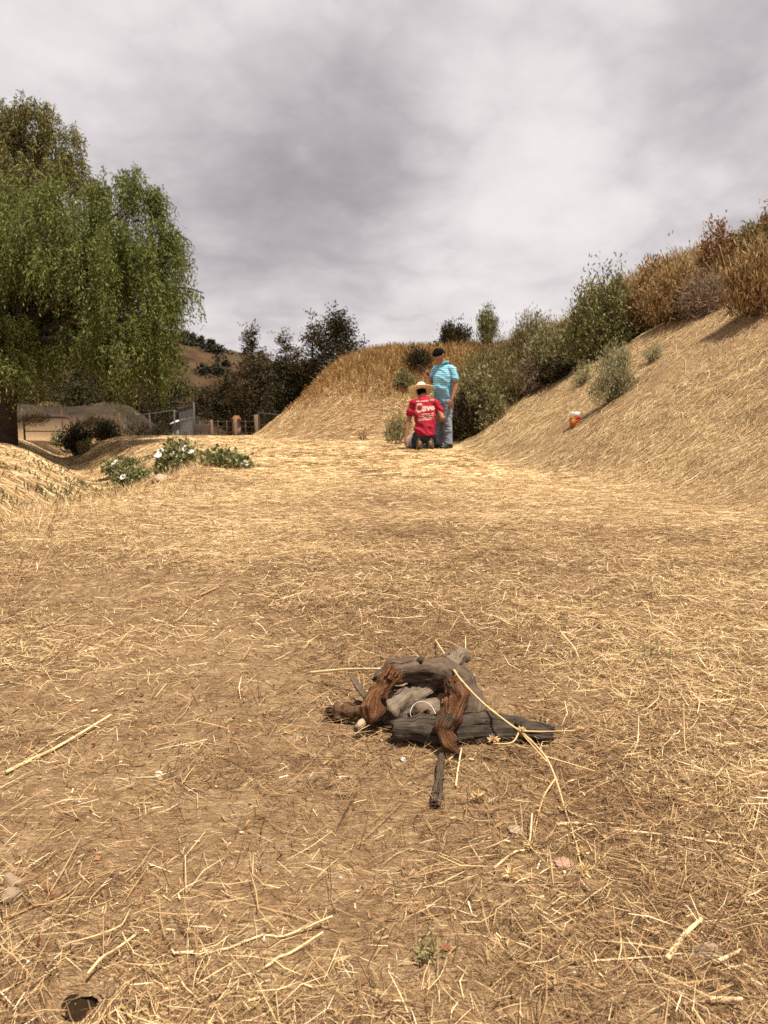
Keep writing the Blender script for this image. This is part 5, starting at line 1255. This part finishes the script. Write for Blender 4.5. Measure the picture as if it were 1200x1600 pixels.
# wire gate at the foot of the mound
a, b = base(404, 27.5), base(450, 25.5); za, zb = topz(404, 645, 27.5), topz(450, 650, 25.5)
gt = empty('wire_gate', a, 'pipe-framed wire gate standing at the left foot of the mound', 'gate')
for p, z_ in ((a, za), (b, zb)): MB().tube([p, Vector((p.x, p.y, z_))], .028, seg=8).build('post', rusty, gt, True)
for f0 in (0.0, .95): MB().tube([Vector((a.x, a.y, za - (za - a.z - .1) * f0)), Vector((b.x, b.y, zb - (zb - b.z - .1) * f0))], .020, seg=6).build('rail', steel, gt, True)
mesh_panel(gt, a, b, a.z + .05, za, b.z + .05, zb, .13, .0028, steel)
# low wire fence between the wooden posts
a, b = base(312, 38), base(398, 36)
wf_ = empty('low_wire_fence', a, 'low dark wire fence behind the wooden posts', 'fence')
for k in range(7):
    f = k / 6; p = a.lerp(b, f); p.z = zg(p.x, p.y) - .05; MB().tube([p, p + Vector((0, 0, 1.0))], .028, seg=6).build('post', post_d, wf_)
for k, hgt in enumerate((.15, .4, .65, .9)):
    P = [a.lerp(b, f / 8) for f in range(9)]; P = [Vector((p.x, p.y, zg(p.x, p.y) + hgt)) for p in P]; MB().tube(P, .010, seg=4).build('wire', rusty, wf_)
# red-capped post structure
p = base(369, 42); zt1 = topz(369, 658, 42)
kp = empty('capped_post', p, 'masonry post with a red tiled hip cap beyond the wire fence', 'post')
MB().box((p.x, p.y, (p.z + zt1) / 2), (.40, .40, zt1 - p.z)).build('post', flat('masonry', (.30, .20, .14), .9, .1, .3, 6), kp)
MB().box((p.x, p.y, zt1 + .17), (.60, .60, .26), taper=.35).build('cap', flat('red_tile', (.20, .075, .045), .85, .1, .25, 6), kp)
# small shelter
p = base(284, 40, 0); s = 40 / 1200; zr = topz(285, 655, 40)
sh = empty('shelter', p, 'small grey shelter with a slanting white roof behind the fence corner', 'shelter')
mb = MB(); hw = 12 * s; dpt = .5; zf = p.z - .1; hL, hR = zr - .26, zr - .05
V = [(p.x - hw, p.y - dpt, zf), (p.x + hw, p.y - dpt, zf), (p.x + hw, p.y + dpt, zf), (p.x - hw, p.y + dpt, zf), (p.x - hw, p.y - dpt, hL), (p.x + hw, p.y - dpt, hR - .1), (p.x + hw, p.y + dpt, hR), (p.x - hw, p.y + dpt, hL + .1)]
mb.add(V, [[0, 1, 5, 4], [1, 2, 6, 5], [2, 3, 7, 6], [3, 0, 4, 7], [4, 5, 6, 7]]).build('wall', flat('grey_board', (.20, .18, .16), .9, .1, .3, 4), sh)
mb = MB(); e_ = .10
V = [(p.x - hw - e_, p.y - dpt - e_, hL - .02), (p.x + hw * .55, p.y - dpt - e_, hR + .02), (p.x + hw * .75, p.y + dpt + e_, hR + .10), (p.x - hw - e_, p.y + dpt + e_, hL + .14)]
mb.add([Vector(v_) for v_ in V] + [Vector(v_) + Vector((0, 0, .05)) for v_ in V], [[3, 2, 1, 0], [4, 5, 6, 7], [0, 1, 5, 4], [1, 2, 6, 5], [2, 3, 7, 6], [3, 0, 4, 7]]).build('roof', flat('white_roof', (.80, .79, .77), .6, .3, .06), sh)
MB().box((p.x + hw * .72, p.y - dpt - .012, zf + .36), (.22, .02, .30)).build('opening', flat('dark_opening', (.02, .018, .016)), sh)
# white pickup, seen from the front
cy = 74.0; cx = col_at(312, cy); cz = zg(cx, cy); 
car = empty('parked_pickup', (cx, cy, cz), 'white pickup parked beyond the fence corner', 'car')
wp = flat('white_car_paint', (.74, .74, .74), .3, .5, .04); gl_ = flat('dark_glass', (.03, .035, .04), .1, .6, .1); blk = flat('black_rubber', (.02, .02, .02), .8, .2, .2); chrome = flat('grey_bumper', (.32, .32, .32), .35, .5, .1, metal=.8)
ct = topz(312, 652, cy); h = max(1.3, ct - cz)
prof = [(-2.3, .25), (-2.35, .45), (-2.3, .55), (-1.2, .60), (-.75, .97), (.45, 1.0), (.75, .62), (2.3, .60), (2.35, .25)]
mb = MB(); n_ = len(prof); V = []
for sx in (-1, 1):
    for (yy_, zf_) in prof:
        ins = .12 if zf_ > .9 else 0; V.append(Vector((cx + sx * (.92 - ins), cy + yy_, cz + zf_ * h)))
mb.add(V, [[i, i + 1, n_ + i + 1, n_ + i] for i in range(n_ - 1)], [[0, i, i + 1] for i in range(1, n_ - 1)] + [[n_, n_ + i + 1, n_ + i] for i in range(1, n_ - 1)]).build('body', wp, car)
mb = MB(); mb.add([Vector((cx + sx, cy + yy_ - .02, cz + zz_ * h + .015)) for sx, yy_, zz_ in ((-.80, -1.15, .63), (.80, -1.15, .63), (.72, -.80, .93), (-.72, -.80, .93))], [[0, 1, 2, 3]]).build('windscreen', gl_, car)
MB().box((cx, cy - 2.37, cz + .36 * h), (1.1, .06, .14 * h)).build('grille', blk, car)
MB().box((cx, cy - 2.40, cz + .24 * h), (1.84, .12, .12 * h)).build('bumper', chrome, car)
for sx in (-1, 1):
    MB().box((cx + sx * .74, cy - 2.36, cz + .42 * h), (.28, .06, .12 * h)).build('headlight', flat('headlight_glass', (.6, .62, .62), .15, .6, .05), car)
    for yy_ in (-1.45, 1.45):
        mb = MB(); mb.tube([(cx + sx * .72, cy + yy_, cz + .34), (cx + sx * .95, cy + yy_, cz + .34)], .34, seg=18); wh = mb.build('wheel', blk, car)
    mb = MB(); mb.add([Vector((cx + sx * (.925 - (.0 if k < 2 else .09)), cy + yy_, cz + zz_ * h)) for k, (yy_, zz_) in enumerate(((-.85, .64), (.6, .64), (.42, .94), (-.62, .94)))], [[0, 1, 2, 3]]).build('side_window', gl_, car)
# pale rocks and scraps near the ditch and in the foreground
def rock(label, p, r_, m, sq=.6, seed=0, name='rock', cat='rock', ang=0.0):
    bmr = bmesh.new(); bmesh.ops.create_icosphere(bmr, subdivisions=3, radius=1)
    rr = random.Random(seed); offs = [Vector((rr.uniform(-1, 1), rr.uniform(-1, 1), rr.uniform(-1, 1))).normalized() for _ in range(9)]; lim = [rr.uniform(.55, .85) for _ in offs]
    for v_ in bmr.verts:
        for o_, l_ in zip(offs, lim):
            d = v_.co.dot(o_)
            if d > l_: v_.co -= o_ * (d - l_)
        v_.co = Vector((v_.co.x * r_ * 1.15, v_.co.y * r_, v_.co.z * r_ * sq)); v_.co += v_.co.normalized() * r_ * .05 * rr.uniform(-1, 1)
    me = bpy.data.meshes.new(name); bmr.to_mesh(me); bmr.free()
    o = link(name, me, m); o.location = Vector(p) + Vector((0, 0, r_ * sq * .45)); o.rotation_euler.z = seed; return tag(o, label, cat)
rk = flat('pale_rock', (.33, .25, .165), .9, .1, .25, 9, bump=.01); rg = flat('grey_rock', (.26, .19, .125), .9, .1, .4, 35, bump=.004); rw = flat('white_pebble', (.52, .46, .38), .85, .1, .15, 60)
rock('pale tan rock at the ditch edge below the white-flowered plants', on_ground(252, 756, 4), .13, rk, .55, 1)
rock('grey angular stone at the left edge of the foreground', on_ground(18, 1383), .015, rg, .8, 2)
rock('brown rounded stone below the grey stone at left', on_ground(20, 1404), .014, rg, .7, 3)
rock('small white pebble on the bare dirt at left', on_ground(247, 1212), .0075, rw, .7, 4, 'pebble', 'pebble')
rock('tiny white pebble in front of the woodpile', on_ground(629, 1188), .0065, rw, .7, 5, 'pebble', 'pebble')
rock('pale flat pebble behind the right of the woodpile', on_ground(737, 1057), .0095, rw, .5, 6, 'pebble', 'pebble')
rock('pinkish flat stone right of the thistle heads', on_ground(880, 1353), .015, flat('pinkish_stone', (.36, .22, .15), .9, .1, .2, 40), .4, 7, 'pebble', 'pebble')
rock('tan flat clod left of the thistle stalk', on_ground(806, 1301), .014, rk, .45, 8, 'clod', 'clod')
rock('grey-brown bark chip near the lower right corner', on_ground(1105, 1494), .022, rg, .35, 9, 'bark_chip', 'bark chip')
# grit, crumbs and dead leaves too many to count
n = 6500; x, y = wedge(n, .6, 3.2); g = zt(x, y); k = rng.random(n)
Vb = np.array([[1, 0, 0], [-1, 0, 0], [0, 1, 0], [0, -1, 0], [0, 0, .7], [0, 0, -.5]]); Fb = np.array([[0, 2, 4], [2, 1, 4], [1, 3, 4], [3, 0, 4], [2, 0, 5], [1, 2, 5], [3, 1, 5], [0, 3, 5]])
r0 = .0010 + .0050 * k ** 6; a = rng.uniform(0, 6.28, n); jit = rng.uniform(.55, 1.25, (n, 6, 1))
VV = Vb[None] * r0[:, None, None] * jit; VX = VV[:, :, 0] * np.cos(a)[:, None] - VV[:, :, 1] * np.sin(a)[:, None]; VY = VV[:, :, 0] * np.sin(a)[:, None] + VV[:, :, 1] * np.cos(a)[:, None]
VV = np.stack([VX + x[:, None], VY + y[:, None], VV[:, :, 2] + (g + r0 * .25)[:, None]], -1).reshape(-1, 3)
FF = (np.arange(n) * 6)[:, None, None] + Fb[None]
tag(arr_obj('grit', VV, FF.reshape(-1, 3), leafmat('grit_stone', [(0, (.15, .085, .045)), (.6, (.30, .19, .11)), (.95, (.44, .32, .21)), (1, (.66, .58, .48))], 0, .9)), 'small clods and pale grit scattered over the dirt', 'grit', kind='stuff')
n = 420; x, y = wedge(n, .6, 3.0); g = zt(x, y) + .004
D0 = rng.normal(0, 1, (n, 3)) * np.array([1, 1, .25]); D0 /= np.linalg.norm(D0, axis=1)[:, None]
V, Fq = leaves(np.stack([x, y, g], -1), D0, rng.uniform(.008, .02, n), rng.uniform(.004, .010, n))
tag(arr_obj('leaf_litter', V, Fq, leafmat('dead_leaf', [(0, (.10, .030, .012)), (.5, (.24, .085, .032)), (.8, (.34, .16, .07)), (1, (.55, .40, .22))], .15)), 'small rust and tan dead leaf scraps in the straw', 'leaf litter', kind='stuff')
